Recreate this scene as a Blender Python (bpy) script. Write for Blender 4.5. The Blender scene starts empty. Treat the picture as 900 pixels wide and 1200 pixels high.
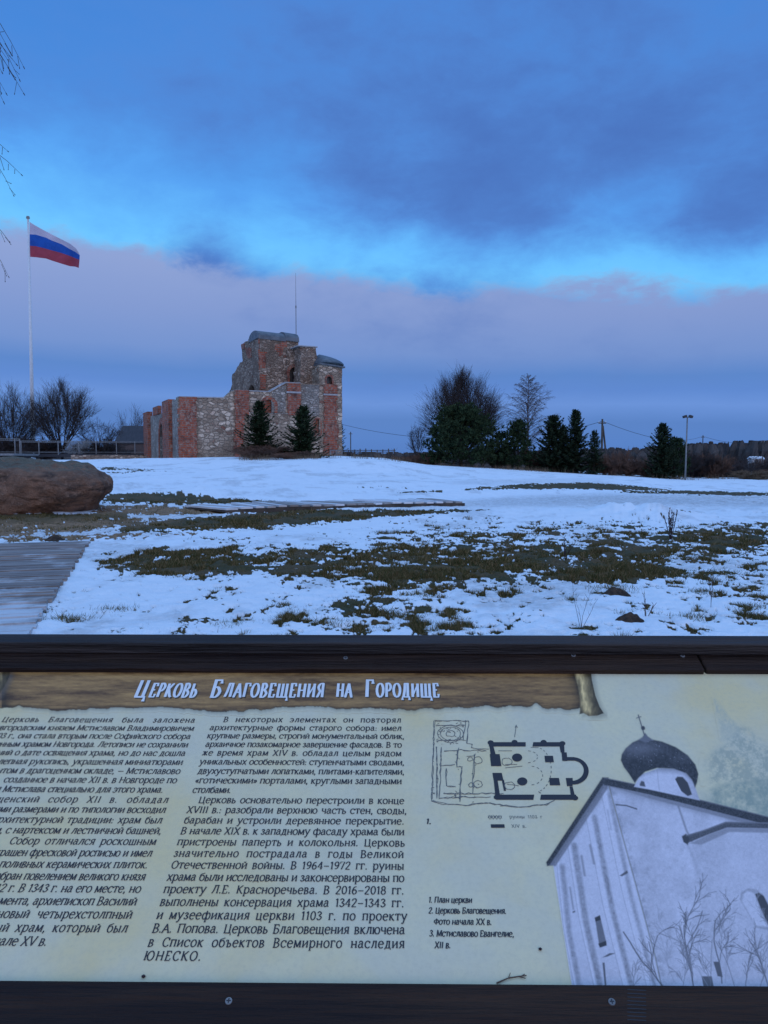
import bpy, bmesh, math, random
import numpy as np
from mathutils import Vector, Matrix, noise as mnoise

# ------------------------------------------------------------------ camera, sky, sun, exposure
SC = bpy.context.scene
COL = SC.collection
R = math.radians
EYE = 1.55
FPX = 901.0                       # focal length in pixels of a 900 x 1200 picture
PITCH = math.atan(62 / FPX)
cam_d = bpy.data.cameras.new("camera")
cam_d.sensor_fit = 'VERTICAL'
cam_d.sensor_height = 36.0
cam_d.lens = FPX / 1200 * 36.0
cam_d.clip_start = 0.05
cam_d.clip_end = 6000
cam = bpy.data.objects.new("camera", cam_d)
cam.location = (0, 0, EYE)
cam.rotation_euler = (math.pi / 2 - PITCH, 0, 0)
COL.objects.link(cam)
SC.camera = cam
CAMP = np.array([0, 0, EYE])
FWD = np.array([0, math.cos(PITCH), -math.sin(PITCH)])
UPV = np.array([0, math.sin(PITCH), math.cos(PITCH)])
RGT = np.array([1.0, 0, 0])


def ray(px, py):
    return FWD * FPX + RGT * (px - 450) + UPV * (600 - py)


def wp(px, py, Y):
    d = ray(px, py)
    return CAMP + d * (Y / d[1])


def azel(px, py):
    d = ray(px, py)
    d = d / np.linalg.norm(d)
    return math.atan2(d[0], d[1]), math.asin(d[2])


def srgb(r, g, b):
    f = lambda c: (c / 255) / 12.92 if c / 255 <= 0.04045 else ((c / 255 + 0.055) / 1.055) ** 2.4
    return (f(r), f(g), f(b), 1.0)


SUN_EL, SUN_AZ = R(17), R(160)     # low behind the camera, veiled by cloud


class NT:
    """short-hand for building node trees"""
    def __init__(self, tree):
        self.t = tree
        self.n = tree.nodes
        self.l = tree.links

    def new(self, typ, **kw):
        nd = self.n.new(typ)
        for k, v in kw.items():
            setattr(nd, k, v)
        return nd

    def put(self, sock, v):
        if hasattr(v, 'is_output'):
            self.l.new(v, sock)
        else:
            sock.default_value = v

    def m(self, op, a, b=None, c=None, clamp=False):
        nd = self.new('ShaderNodeMath', operation=op, use_clamp=clamp)
        self.put(nd.inputs[0], a)
        if b is not None:
            self.put(nd.inputs[1], b)
        if c is not None:
            self.put(nd.inputs[2], c)
        return nd.outputs[0]

    def vm(self, op, a, b=None):
        nd = self.new('ShaderNodeVectorMath', operation=op)
        self.put(nd.inputs[0], a)
        if b is not None:
            self.put(nd.inputs[1], b)
        return nd.outputs[0]

    def step(self, x, a, b, ca=0.0, cb=1.0):
        nd = self.new('ShaderNodeMapRange', interpolation_type='SMOOTHSTEP')
        self.put(nd.inputs[0], x)
        for i, v in enumerate((a, b, ca, cb)):
            self.put(nd.inputs[1 + i], v)
        return nd.outputs[0]

    def mix(self, f, a, b, mode='MIX'):
        nd = self.new('ShaderNodeMix', data_type='RGBA', blend_type=mode)
        self.put(nd.inputs[0], f)
        self.put(nd.inputs[6], a)
        self.put(nd.inputs[7], b)
        return nd.outputs[2]

    def ramp(self, x, stops, interp='LINEAR'):
        nd = self.new('ShaderNodeValToRGB')
        cr = nd.color_ramp
        cr.interpolation = interp
        while len(cr.elements) < len(stops):
            cr.elements.new(0.5)
        for e, (p, c) in zip(cr.elements, stops):
            e.position = p
            e.color = c
        self.put(nd.inputs[0], x)
        return nd.outputs[0]

    def noise(self, vec, scale, detail=4, rough=0.55, dist=0.0):
        nd = self.new('ShaderNodeTexNoise')
        self.put(nd.inputs['Vector'], vec)
        nd.inputs['Scale'].default_value = scale
        nd.inputs['Detail'].default_value = detail
        nd.inputs['Roughness'].default_value = rough
        nd.inputs['Distortion'].default_value = dist
        return nd.outputs['Fac']


world = bpy.data.worlds.new("World")
SC.world = world
world.use_nodes = True
wt = NT(world.node_tree)
for nd in list(wt.n):
    wt.n.remove(nd)
w_out = wt.new('ShaderNodeOutputWorld')
w_bg = wt.new('ShaderNodeBackground')
tc = wt.new('ShaderNodeTexCoord').outputs['Generated']
sep = wt.new('ShaderNodeSeparateXYZ')
wt.l.new(tc, sep.inputs[0])
DX, DY, DZ = sep.outputs
AZ = wt.m('ARCTAN2', DX, DY)
EL = wt.m('ARCSINE', DZ)
# stretched direction: clouds are wide and flat
cv = wt.new('ShaderNodeCombineXYZ')
wt.put(cv.inputs[0], AZ)
wt.put(cv.inputs[1], wt.m('MULTIPLY', EL, 1.9))
cv.inputs[2].default_value = 3.7
cvec = cv.outputs[0]
nz_big = wt.noise(cvec, 2.6, 5, 0.55, 0.4)
nz_mid = wt.noise(cvec, 6.0, 6, 0.58, 0.25)
nz_fine = wt.noise(cvec, 16.0, 6, 0.65, 0.3)


def blob(px, py, wx, wy, amp):
    a, e = azel(px, py)
    sx, sy = wx / FPX, wy / FPX
    dx = wt.m('DIVIDE', wt.m('SUBTRACT', AZ, a), sx)
    dy = wt.m('DIVIDE', wt.m('SUBTRACT', EL, e), sy)
    r2 = wt.m('ADD', wt.m('MULTIPLY', dx, dx), wt.m('MULTIPLY', dy, dy))
    return wt.m('MULTIPLY', wt.m('POWER', 2.718, wt.m('MULTIPLY', r2, -1.0)), amp)


def add(*xs):
    o = xs[0]
    for x in xs[1:]:
        o = wt.m('ADD', o, x)
    return o


# edge of the lilac bank of cloud: falls to the right
a0, e0 = azel(60, 276)
a1, e1 = azel(870, 345)
K = (e1 - e0) / (a1 - a0)
edge0 = e0 - K * a0
EB = wt.m('SUBTRACT', wt.m('SUBTRACT', EL, wt.m('MULTIPLY', AZ, K)), edge0)    # 0 on the edge
EB = add(EB, wt.m('MULTIPLY', wt.m('SUBTRACT', nz_mid, 0.5), 0.085), wt.m('MULTIPLY', wt.m('SUBTRACT', nz_fine, 0.5), 0.045))
# the lower bank, coloured by elevation
ee = lambda py: max(0.0, (math.atan((600 - py) / FPX) - PITCH) / 0.5)
ELn = wt.m('DIVIDE', add(EL, wt.m('MULTIPLY', wt.m('SUBTRACT', nz_mid, 0.5), 0.02), wt.m('MULTIPLY', AZ, 0.02)), 0.5)
bank = wt.ramp(ELn, [
    (0.0, srgb(78, 122, 192)), (ee(515), srgb(80, 126, 198)), (ee(492), srgb(82, 126, 196)),
    (ee(472), srgb(100, 142, 214)), (ee(455), srgb(88, 132, 206)), (ee(440), srgb(86, 130, 200)),
    (ee(415), srgb(112, 143, 204)), (ee(370), srgb(128, 151, 206)), (ee(320), srgb(140, 160, 210)), (0.9, srgb(130, 156, 212))])
bank_dark = wt.mix(wt.step(add(nz_big, wt.m('MULTIPLY', AZ, 0.25), wt.m('MULTIPLY', wt.m('SUBTRACT', nz_mid, 0.5), 0.5), wt.m('MULTIPLY', wt.m('SUBTRACT', nz_fine, 0.5), 0.25)), 0.50, 0.95), bank, srgb(90, 124, 192))
# the gap of clear sky above the bank, and the dark ragged cloud over it
clear = wt.ramp(wt.m('MULTIPLY', EB, 2.4), [
    (0.0, srgb(112, 200, 255)), (0.08, srgb(102, 188, 255)), (0.20, srgb(86, 162, 242)), (0.38, srgb(70, 137, 220)), (1.0, srgb(56, 118, 202))])
dens = add(wt.m('MULTIPLY', wt.m('SUBTRACT', nz_big, 0.5), 1.1), wt.m('MULTIPLY', wt.m('SUBTRACT', nz_mid, 0.5), 1.05),
           wt.m('MULTIPLY', wt.m('SUBTRACT', nz_fine, 0.5), 0.55), 0.36,
           blob(600, 130, 380, 130, 0.35), blob(860, 240, 130, 80, 0.45), blob(238, 290, 44, 38, 0.60), blob(480, 235, 170, 40, 0.25),
           blob(330, 90, 160, 90, 0.15), blob(170, 235, 240, 48, -0.80), blob(40, 30, 130, 130, -0.12), blob(750, 240, 60, 40, -0.35), blob(800, 318, 190, 26, -0.60),
           blob(430, 300, 200, 28, -0.50), blob(880, 20, 90, 70, -0.25), blob(330, 215, 80, 40, -0.25))
cmask = wt.step(dens, -0.15, 0.80)
ccol = wt.mix(wt.step(dens, 0.2, 1.15), srgb(82, 138, 217), srgb(72, 114, 189))
upper = wt.mix(cmask, clear, ccol)
front = wt.mix(wt.step(EB, -0.012, 0.014), bank_dark, upper)
# overhead and behind the viewer the overcast is paler, with the evening glow low behind
zen = wt.mix(nz_big, (0.40, 0.75, 1.42, 1), (0.46, 0.79, 1.37, 1))
back = wt.mix(wt.step(EL, 0.05, 0.7), (0.44, 0.50, 0.80, 1), (0.28, 0.56, 1.15, 1))
sky1 = wt.mix(wt.step(EL, 0.58, 1.0), front, zen)
sky2 = wt.mix(wt.step(DY, 0.25, -0.45), sky1, back)
sky2 = wt.mix(wt.step(EL, 0.0, -0.12), sky2, (0.05, 0.09, 0.16, 1))
nish = wt.new('ShaderNodeTexSky', sky_type='NISHITA')
nish.sun_disc = False
nish.sun_elevation = SUN_EL
nish.sun_rotation = SUN_AZ
sky3 = wt.mix(0.004, sky2, nish.outputs[0], 'ADD')
wt.l.new(sky3, w_bg.inputs[0])
w_bg.inputs[1].default_value = 1.0
wt.l.new(w_bg.outputs[0], w_out.inputs[0])

sun_d = bpy.data.lights.new("sun", 'SUN')
sun_d.energy = 0.36
sun_d.angle = R(30)
sun_d.color = (1.0, 0.72, 0.52)
sun = bpy.data.objects.new("sun", sun_d)
sd = Vector((math.sin(SUN_AZ) * math.cos(SUN_EL), math.cos(SUN_AZ) * math.cos(SUN_EL), math.sin(SUN_EL)))
sun.rotation_euler = sd.to_track_quat('Z', 'Y').to_euler()
sun.location = (3, -8, 12)
COL.objects.link(sun)
SC.view_settings.view_transform = 'Standard'
SC.view_settings.look = 'None'
SC.view_settings.exposure = 0.0
SC.view_settings.gamma = 1.0
SC.view_settings.use_curve_mapping = False
SC.cycles.max_bounces = 6
SC.cycles.caustics_reflective = False
SC.cycles.caustics_refractive = False

# ------------------------------------------------------------------ helpers
def tag(o, label=None, cat=None, group=None, kind=None):
    if label:
        o['label'] = label
    if cat:
        o['category'] = cat
    if group:
        o['group'] = group
    if kind:
        o['kind'] = kind
    return o


def empty(name, loc=(0, 0, 0), rz=0.0):
    o = bpy.data.objects.new(name, None)
    o.location = tuple(float(v) for v in loc)
    o.rotation_euler = (0, 0, rz)
    o.empty_display_size = 0.1
    COL.objects.link(o)
    return o


def link(name, me, mats=None, parent=None):
    o = bpy.data.objects.new(name, me)
    COL.objects.link(o)
    for mm in (mats if isinstance(mats, (list, tuple)) else [mats]):
        if mm is not None and len(me.materials) < 16 and mm.name not in [x.name for x in me.materials if x]:
            me.materials.append(mm)
    if parent is not None:
        o.parent = parent
    return o


def obj_np(name, V, Fs, mats, parent=None, smooth=False, mi=None, attr=None):
    """V (n,3); Fs list of index tuples or an (m,k) array"""
    me = bpy.data.meshes.new(name)
    V = np.asarray(V, dtype=float)
    if isinstance(Fs, np.ndarray):
        k = Fs.shape[1]
        me.vertices.add(len(V))
        me.vertices.foreach_set('co', V.astype(np.float32).ravel())
        me.loops.add(Fs.size)
        me.loops.foreach_set('vertex_index', Fs.astype(np.int32).ravel())
        me.polygons.add(len(Fs))
        me.polygons.foreach_set('loop_start', np.arange(0, Fs.size, k, dtype=np.int32))
        me.update(calc_edges=True)
        me.validate()
    else:
        me.from_pydata([tuple(v) for v in V], [], [tuple(int(i) for i in f) for f in Fs])
        me.update()
    if mi is not None:
        me.polygons.foreach_set('material_index', np.asarray(mi, dtype=np.int32))
    if attr is not None:
        ca = me.color_attributes.new('cover', 'FLOAT_COLOR', 'POINT')
        a4 = np.ones((len(V), 4), dtype=np.float32)
        a4[:, :attr.shape[1]] = attr
        ca.data.foreach_set('color', a4.ravel())
    if smooth:
        me.polygons.foreach_set('use_smooth', np.ones(len(me.polygons), dtype=bool))
    return link(name, me, mats, parent)


class MB:
    """a mesh under construction"""
    def __init__(self):
        self.v, self.f, self.mi = [], [], []

    def face(self, pts, m=0):
        b = len(self.v)
        self.v += [tuple(float(c) for c in p) for p in pts]
        self.f.append(tuple(range(b, b + len(pts))))
        self.mi.append(m)

    def box(self, x0, x1, y0, y1, z0, z1, m=0):
        b = len(self.v)
        self.v += [(x0, y0, z0), (x1, y0, z0), (x1, y1, z0), (x0, y1, z0), (x0, y0, z1), (x1, y0, z1), (x1, y1, z1), (x0, y1, z1)]
        for q in ((0, 3, 2, 1), (4, 5, 6, 7), (0, 1, 5, 4), (1, 2, 6, 5), (2, 3, 7, 6), (3, 0, 4, 7)):
            self.f.append(tuple(b + i for i in q))
            self.mi.append(m)

    def obox(self, c, ax, ay, az, m=0):
        """oriented box: centre and three half-axis vectors"""
        c, ax, ay, az = (np.asarray(q, float) for q in (c, ax, ay, az))
        b = len(self.v)
        for sz in (-1, 1):
            for sx, sy in ((-1, -1), (1, -1), (1, 1), (-1, 1)):
                self.v.append(tuple(c + ax * sx + ay * sy + az * sz))
        for q in ((0, 3, 2, 1), (4, 5, 6, 7), (0, 1, 5, 4), (1, 2, 6, 5), (2, 3, 7, 6), (3, 0, 4, 7)):
            self.f.append(tuple(b + i for i in q))
            self.mi.append(m)

    def tube(self, p0, p1, r0, r1=None, n=8, m=0, caps=True):
        r1 = r0 if r1 is None else r1
        p0, p1 = np.asarray(p0, float), np.asarray(p1, float)
        d = p1 - p0
        d = d / (np.linalg.norm(d) + 1e-9)
        a = np.cross(d, (0, 0, 1) if abs(d[2]) < 0.9 else (1, 0, 0))
        a /= np.linalg.norm(a)
        c = np.cross(d, a)
        b = len(self.v)
        for p, r in ((p0, r0), (p1, r1)):
            for i in range(n):
                t = 2 * math.pi * i / n
                self.v.append(tuple(p + r * (math.cos(t) * a + math.sin(t) * c)))
        for i in range(n):
            j = (i + 1) % n
            self.f.append((b + i, b + j, b + n + j, b + n + i))
            self.mi.append(m)
        if caps:
            self.f.append(tuple(b + i for i in range(n))[::-1])
            self.f.append(tuple(b + n + i for i in range(n)))
            self.mi += [m, m]

    def build(self, name, mats, parent=None, smooth=False, bevel=0.0):
        o = obj_np(name, self.v, self.f, mats, parent, smooth, self.mi)
        bm = bmesh.new()
        bm.from_mesh(o.data)
        bmesh.ops.recalc_face_normals(bm, faces=bm.faces)
        bm.to_mesh(o.data)
        bm.free()
        if bevel:
            md = o.modifiers.new('bevel', 'BEVEL')
            md.width = bevel
            md.segments = 2
            md.limit_method = 'ANGLE'
        return o


def seg_mesh(segs, n=3):
    """tapered tubes for (p0, p1, r0, r1) rows; returns V, F arrays"""
    P0 = np.array([s[0] for s in segs], float)
    P1 = np.array([s[1] for s in segs], float)
    r0 = np.array([s[2] for s in segs], float)
    r1 = np.array([s[3] for s in segs], float)
    D = P1 - P0
    D /= (np.linalg.norm(D, axis=1, keepdims=True) + 1e-9)
    ref = np.where(np.abs(D[:, 2:3]) < 0.9, np.array([[0, 0, 1.0]]), np.array([[1.0, 0, 0]]))
    A = np.cross(D, ref)
    A /= (np.linalg.norm(A, axis=1, keepdims=True) + 1e-9)
    C = np.cross(D, A)
    ang = np.arange(n) * 2 * math.pi / n
    ring = np.cos(ang)[None, :, None] * A[:, None, :] + np.sin(ang)[None, :, None] * C[:, None, :]
    V = np.concatenate([P0[:, None, :] + ring * r0[:, None, None], P1[:, None, :] + ring * r1[:, None, None]], axis=1)
    S = len(segs)
    base = (np.arange(S) * 2 * n)[:, None]
    F = []
    for i in range(n):
        j = (i + 1) % n
        F.append(np.stack([base[:, 0] + i, base[:, 0] + j, base[:, 0] + n + j, base[:, 0] + n + i], axis=1))
    return V.reshape(-1, 3), np.concatenate(F, axis=0)


def vnoise(x, y, seed=0):
    xi, yi = np.floor(x).astype(np.int64), np.floor(y).astype(np.int64)
    fx, fy = x - xi, y - yi
    fx, fy = fx * fx * fx * (fx * (fx * 6 - 15) + 10), fy * fy * fy * (fy * (fy * 6 - 15) + 10)

    def h(a, b):
        v = (a * 374761393 + b * 668265263 + seed * 1442695041) & 0xffffffff
        v = ((v ^ (v >> 13)) * 1274126177) & 0xffffffff
        v = ((v ^ (v >> 16)) * 2246822519) & 0xffffffff
        return ((v ^ (v >> 15)) & 0xffff) / 65535.0
    a, b, c, d = h(xi, yi), h(xi + 1, yi), h(xi, yi + 1), h(xi + 1, yi + 1)
    return (a * (1 - fx) + b * fx) * (1 - fy) + (c * (1 - fx) + d * fx) * fy


def fbm(x, y, seed=0, octv=4, gain=0.5):
    s, a, t = 0.0, 1.0, 0.0
    for i in range(octv):
        s = s + a * (vnoise(x * 2 ** i + 17.3 * i, y * 2 ** i - 9.1 * i, seed + i) - 0.5)
        t += a * a
        a *= gain
    return s / math.sqrt(t) / 0.24      # about unit deviation


def sstep(a, b, x):
    t = np.clip((x - a) / (b - a), 0, 1)
    return t * t * (3 - 2 * t)


# ------------------------------------------------------------------ materials
def mat(name, c1, c2=None, scale=3.0, rough=0.8, bump=0.0, bscale=None, detail=5, spec=0.3, metal=0.0, stretch=(1, 1, 1), lo=0.35, hi=0.65):
    m = bpy.data.materials.new(name)
    m.use_nodes = True
    t = NT(m.node_tree)
    bs = t.n['Principled BSDF']
    bs.inputs['Roughness'].default_value = rough
    bs.inputs['Specular IOR Level'].default_value = spec
    bs.inputs['Metallic'].default_value = metal
    c1 = tuple(c1) + (1,) if len(c1) == 3 else c1
    oc = t.new('ShaderNodeTexCoord').outputs['Object']
    mp = t.new('ShaderNodeMapping')
    mp.inputs['Scale'].default_value = stretch
    t.l.new(oc, mp.inputs[0])
    v = mp.outputs[0]
    if c2 is not None:
        c2 = tuple(c2) + (1,) if len(c2) == 3 else c2
        f = t.step(t.noise(v, scale, detail, 0.6), lo, hi)
        t.l.new(t.mix(f, c1, c2), bs.inputs['Base Color'])
    else:
        bs.inputs['Base Color'].default_value = c1
    if bump:
        b = t.new('ShaderNodeBump')
        b.inputs['Strength'].default_value = bump
        b.inputs['Distance'].default_value = 0.05
        t.l.new(t.noise(v, bscale or scale * 3, 6, 0.6), b.inputs['Height'])
        t.l.new(b.outputs[0], bs.inputs['Normal'])
    return m


def stone_mat(name, ca, cb, cc, mortar, cell=2.2, patch=(0.24, 0.09, 0.06), patch_amt=0.0):
    m = bpy.data.materials.new(name)
    m.use_nodes = True
    t = NT(m.node_tree)
    bs = t.n['Principled BSDF']
    bs.inputs['Roughness'].default_value = 0.92
    bs.inputs['Specular IOR Level'].default_value = 0.15
    oc = t.new('ShaderNodeTexCoord').outputs['Object']
    mp = t.new('ShaderNodeMapping')
    mp.inputs['Scale'].default_value = (1, 1, 1.7)
    t.l.new(oc, mp.inputs[0])
    warp = t.new('ShaderNodeTexNoise')
    t.l.new(mp.outputs[0], warp.inputs['Vector'])
    warp.inputs['Scale'].default_value = 1.5
    vec = t.vm('ADD', mp.outputs[0], t.vm('SCALE', warp.outputs['Color']))
    vec.node.inputs[1].links[0].from_node.inputs['Scale'].default_value = 0.35
    vo = t.new('ShaderNodeTexVoronoi')
    vo.inputs['Scale'].default_value = cell
    t.l.new(vec, vo.inputs['Vector'])
    ve = t.new('ShaderNodeTexVoronoi', feature='DISTANCE_TO_EDGE')
    ve.inputs['Scale'].default_value = cell
    t.l.new(vec, ve.inputs['Vector'])
    sp = t.new('ShaderNodeSeparateColor')
    t.l.new(vo.outputs['Color'], sp.inputs[0])
    col = t.ramp(sp.outputs[0], [(0.0, ca + (1,)), (0.35, cb + (1,)), (0.7, cc + (1,)), (0.93, tuple(min(1, 1.5 * c) for c in cc) + (1,)), (1.0, patch + (1,))])
    big = t.noise(oc, 0.35, 4, 0.6)
    col = t.mix(t.step(big, 0.45, 0.7), col, tuple(0.62 * c for c in cb) + (1,))
    col = t.mix(t.step(ve.outputs['Distance'], 0.10, 0.02), col, mortar + (1,))
    if patch_amt:
        pn = t.noise(oc, 0.6, 5, 0.65)
        col = t.mix(t.step(pn, 0.70 - patch_amt, 0.74 - patch_amt), col, patch + (1,))
    fine = t.noise(oc, 9, 5, 0.7)
    col = t.mix(t.step(fine, 0.35, 0.65, 0.0, 0.45), col, tuple(0.45 * c for c in ca) + (1,))
    t.l.new(col, bs.inputs['Base Color'])
    b = t.new('ShaderNodeBump')
    b.inputs['Strength'].default_value = 0.9
    b.inputs['Distance'].default_value = 0.12
    h = t.m('ADD', t.step(ve.outputs['Distance'], 0.0, 0.14), t.m('MULTIPLY', fine, 0.8))
    t.l.new(h, b.inputs['Height'])
    t.l.new(b.outputs[0], bs.inputs['Normal'])
    return m


def brick_mat(name):
    m = bpy.data.materials.new(name)
    m.use_nodes = True
    t = NT(m.node_tree)
    bs = t.n['Principled BSDF']
    bs.inputs['Roughness'].default_value = 0.9
    bs.inputs['Specular IOR Level'].default_value = 0.15
    oc = t.new('ShaderNodeTexCoord').outputs['Object']
    s3 = t.new('ShaderNodeSeparateXYZ')
    t.l.new(oc, s3.inputs[0])
    c3 = t.new('ShaderNodeCombineXYZ')
    t.put(c3.inputs[0], t.m('ADD', s3.outputs[0], s3.outputs[1]))
    t.put(c3.inputs[1], s3.outputs[2])
    br = t.new('ShaderNodeTexBrick')
    t.l.new(c3.outputs[0], br.inputs['Vector'])
    br.inputs['Color1'].default_value = (0.42, 0.105, 0.052, 1)
    br.inputs['Color2'].default_value = (0.27, 0.065, 0.037, 1)
    br.inputs['Mortar'].default_value = (0.24, 0.15, 0.12, 1)
    br.inputs['Scale'].default_value = 1.0
    br.inputs['Mortar Size'].default_value = 0.03
    br.inputs['Brick Width'].default_value = 0.55
    br.inputs['Row Height'].default_value = 0.21
    n1 = t.noise(oc, 1.3, 6, 0.65)
    col = t.mix(t.step(n1, 0.45, 0.68, 0, .85), br.outputs['Color'], (0.09, 0.048, 0.04, 1))
    n2 = t.noise(oc, 4.0, 5, 0.65)
    col = t.mix(t.step(n2, 0.50, 0.64, 0, 0.8), col, (0.33, 0.24, 0.185, 1))
    t.l.new(col, bs.inputs['Base Color'])
    b = t.new('ShaderNodeBump')
    b.inputs['Strength'].default_value = 0.5
    b.inputs['Distance'].default_value = 0.04
    t.l.new(t.m('ADD', br.outputs['Fac'], t.m('MULTIPLY', n2, -1.5)), b.inputs['Height'])
    b.invert = True
    t.l.new(b.outputs[0], bs.inputs['Normal'])
    return m


def ground_mat():
    m = bpy.data.materials.new('snowy_ground')
    m.use_nodes = True
    t = NT(m.node_tree)
    bs = t.n['Principled BSDF']
    oc = t.new('ShaderNodeTexCoord').outputs['Object']
    at = t.new('ShaderNodeAttribute', attribute_name='cover')
    sp = t.new('ShaderNodeSeparateColor')
    t.l.new(at.outputs['Color'], sp.inputs[0])
    bare, mud, ice = sp.outputs
    f1 = t.noise(oc, 9.0, 6, 0.7)
    f2 = t.noise(oc, 40.0, 4, 0.7)
    b2 = t.m('ADD', bare, t.m('ADD', t.m('MULTIPLY', t.m('SUBTRACT', f1, 0.5), 0.75), t.m('MULTIPLY', t.m('SUBTRACT', f2, 0.5), 0.6)))
    bm_ = t.step(b2, 0.42, 0.58)
    gn = t.noise(oc, 1.1, 5, 0.6)
    grass = t.mix(t.step(gn, 0.38, 0.62), (0.068, 0.060, 0.020, 1), (0.140, 0.086, 0.036, 1))
    grass = t.mix(t.step(f2, 0.35, 0.65, 0, 0.7), grass, (0.03, 0.026, 0.014, 1))
    mudc = t.mix(t.step(f1, 0.35, 0.65), (0.34, 0.20, 0.105, 1), (0.17, 0.10, 0.055, 1))
    soil = t.mix(mud, grass, mudc)
    sn = t.noise(oc, 2.2, 5, 0.6)
    snow = t.mix(t.step(sn, 0.3, 0.7), (0.86, 0.88, 0.90, 1), (0.80, 0.83, 0.86, 1))
    slush = t.mix(t.step(t.noise(oc, 3.5, 6, 0.7), 0.35, 0.65), (0.55, 0.56, 0.58, 1), (0.33, 0.31, 0.30, 1))
    snow = t.mix(t.m('MULTIPLY', ice, t.step(f1, 0.25, 0.6), clamp=True), snow, slush)
    col = t.mix(bm_, snow, soil)
    t.l.new(col, bs.inputs['Base Color'])
    bs.inputs['Roughness'].default_value = 0.8
    bs.inputs['Specular IOR Level'].default_value = 0.2
    b = t.new('ShaderNodeBump')
    b.inputs['Strength'].default_value = 0.55
    b.inputs['Distance'].default_value = 0.05
    t.l.new(t.m('ADD', t.m('ADD', f1, t.m('MULTIPLY', f2, 0.35)), t.m('MULTIPLY', bm_, -0.5)), b.inputs['Height'])
    t.l.new(b.outputs[0], bs.inputs['Normal'])
    return m


def leaf_mat(name, c1, c2, c3=None, scale=1.5, rough=0.85):
    """two greens mixed per patch of space and per face island"""
    m = bpy.data.materials.new(name)
    m.use_nodes = True
    t = NT(m.node_tree)
    bs = t.n['Principled BSDF']
    bs.inputs['Roughness'].default_value = rough
    bs.inputs['Specular IOR Level'].default_value = 0.1
    oc = t.new('ShaderNodeTexCoord').outputs['Object']
    gi = t.new('ShaderNodeNewGeometry').outputs['Random Per Island']
    f = t.m('ADD', t.m('MULTIPLY', gi, 0.6), t.m('MULTIPLY', t.noise(oc, scale, 4, 0.6), 0.4))
    col = t.mix(t.step(f, 0.25, 0.75), tuple(c1) + (1,), tuple(c2) + (1,))
    if c3:
        col = t.mix(t.step(gi, 0.80, 0.84), col, tuple(c3) + (1,))
    t.l.new(col, bs.inputs['Base Color'])
    return m


M = {}
M['ground'] = ground_mat()
M['stone'] = stone_mat('rubble_stone', (0.26, 0.175, 0.125), (0.46, 0.335, 0.24), (0.64, 0.50, 0.375), (0.42, 0.315, 0.235), 2.0)
M['stone_old'] = stone_mat('ruined_stone', (0.23, 0.155, 0.115), (0.40, 0.285, 0.21), (0.58, 0.445, 0.345), (0.35, 0.255, 0.195), 2.4, patch_amt=0.08)
M['plaster'] = stone_mat('grey_masonry', (0.30, 0.25, 0.21), (0.40, 0.34, 0.285), (0.50, 0.43, 0.365), (0.36, 0.31, 0.265), 2.6)
M['brick'] = brick_mat('red_brick')
M['metal_roof'] = mat('sheet_metal_roof', (0.085, 0.10, 0.115), (0.135, 0.15, 0.165), 2.0, 0.5, 0.1, metal=0.2)
M['coping'] = mat('pale_coping', (0.30, 0.29, 0.29), (0.42, 0.41, 0.41), 3, 0.7)
M['dark_glass'] = mat('dark_window', (0.02, 0.025, 0.03), (0.05, 0.05, 0.055), 2, 0.35, spec=0.5)
M['white_pole'] = mat('white_paint', (0.68, 0.68, 0.68), (0.6, 0.6, 0.6), 4, 0.4)
M['grey_metal'] = mat('galvanised_metal', (0.24, 0.235, 0.23), (0.17, 0.17, 0.17), 5, 0.5, metal=0.2)
M['black_metal'] = mat('black_metal', (0.03, 0.03, 0.035), None, 5, 0.5)
M['flag_white'] = mat('flag_white', (0.50, 0.43, 0.50), (0.45, 0.39, 0.46), 0.7, 0.75)
M['flag_blue'] = mat('flag_blue', (0.010, 0.085, 0.36), (0.008, 0.065, 0.29), 0.7, 0.75)
M['flag_red'] = mat('flag_red', (0.36, 0.05, 0.075), (0.29, 0.04, 0.06), 0.7, 0.75)
M['granite'] = mat('granite', (0.17, 0.115, 0.085), (0.075, 0.055, 0.045), 1.7, 0.85, 0.9, 6.0, 8)
M['lichen'] = mat('lichen', (0.17, 0.19, 0.16), (0.10, 0.11, 0.095), 6, 0.95, 0.5, 20)
M['deck'] = mat('weathered_deck', (0.33, 0.29, 0.27), (0.20, 0.175, 0.16), 3.0, 0.75, 0.4, 20, stretch=(1, 1, 1))
M['frame_wood'] = mat('dark_stained_wood', (0.021, 0.0115, 0.009), (0.055, 0.029, 0.017), 5.0, 0.45, 0.5, 14, 7, spec=0.14, stretch=(0.25, 4, 4), lo=0.4, hi=0.75)
M['cap_wood'] = mat('weathered_stained_wood', (0.048, 0.036, 0.032), (0.020, 0.0155, 0.015), 5.0, 0.55, 0.5, 14, 7, stretch=(0.3, 5, 5))
M['old_wood'] = mat('old_wood', (0.10, 0.08, 0.065), (0.05, 0.042, 0.036), 2, 0.85)
M['bark'] = mat('bark', (0.055, 0.042, 0.036), (0.028, 0.022, 0.02), 3, 0.9)
M['twig'] = mat('bare_twigs', (0.062, 0.046, 0.042), (0.035, 0.027, 0.026), 1, 0.9)
M['twig_birch'] = mat('birch_twigs', (0.13, 0.085, 0.07), (0.075, 0.052, 0.047), 1, 0.9)
M['birch_bark'] = mat('birch_bark', (0.55, 0.53, 0.5), (0.08, 0.075, 0.07), 4, 0.8, stretch=(1, 1, 5), lo=0.5, hi=0.62)
M['twig_red'] = mat('reddish_twigs', (0.19, 0.105, 0.07), (0.10, 0.06, 0.045), 1, 0.9)
M['spruce'] = leaf_mat('spruce_needles', (0.014, 0.027, 0.015), (0.050, 0.075, 0.034))
M['pine'] = leaf_mat('pine_needles', (0.013, 0.027, 0.014), (0.050, 0.076, 0.034))
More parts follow.
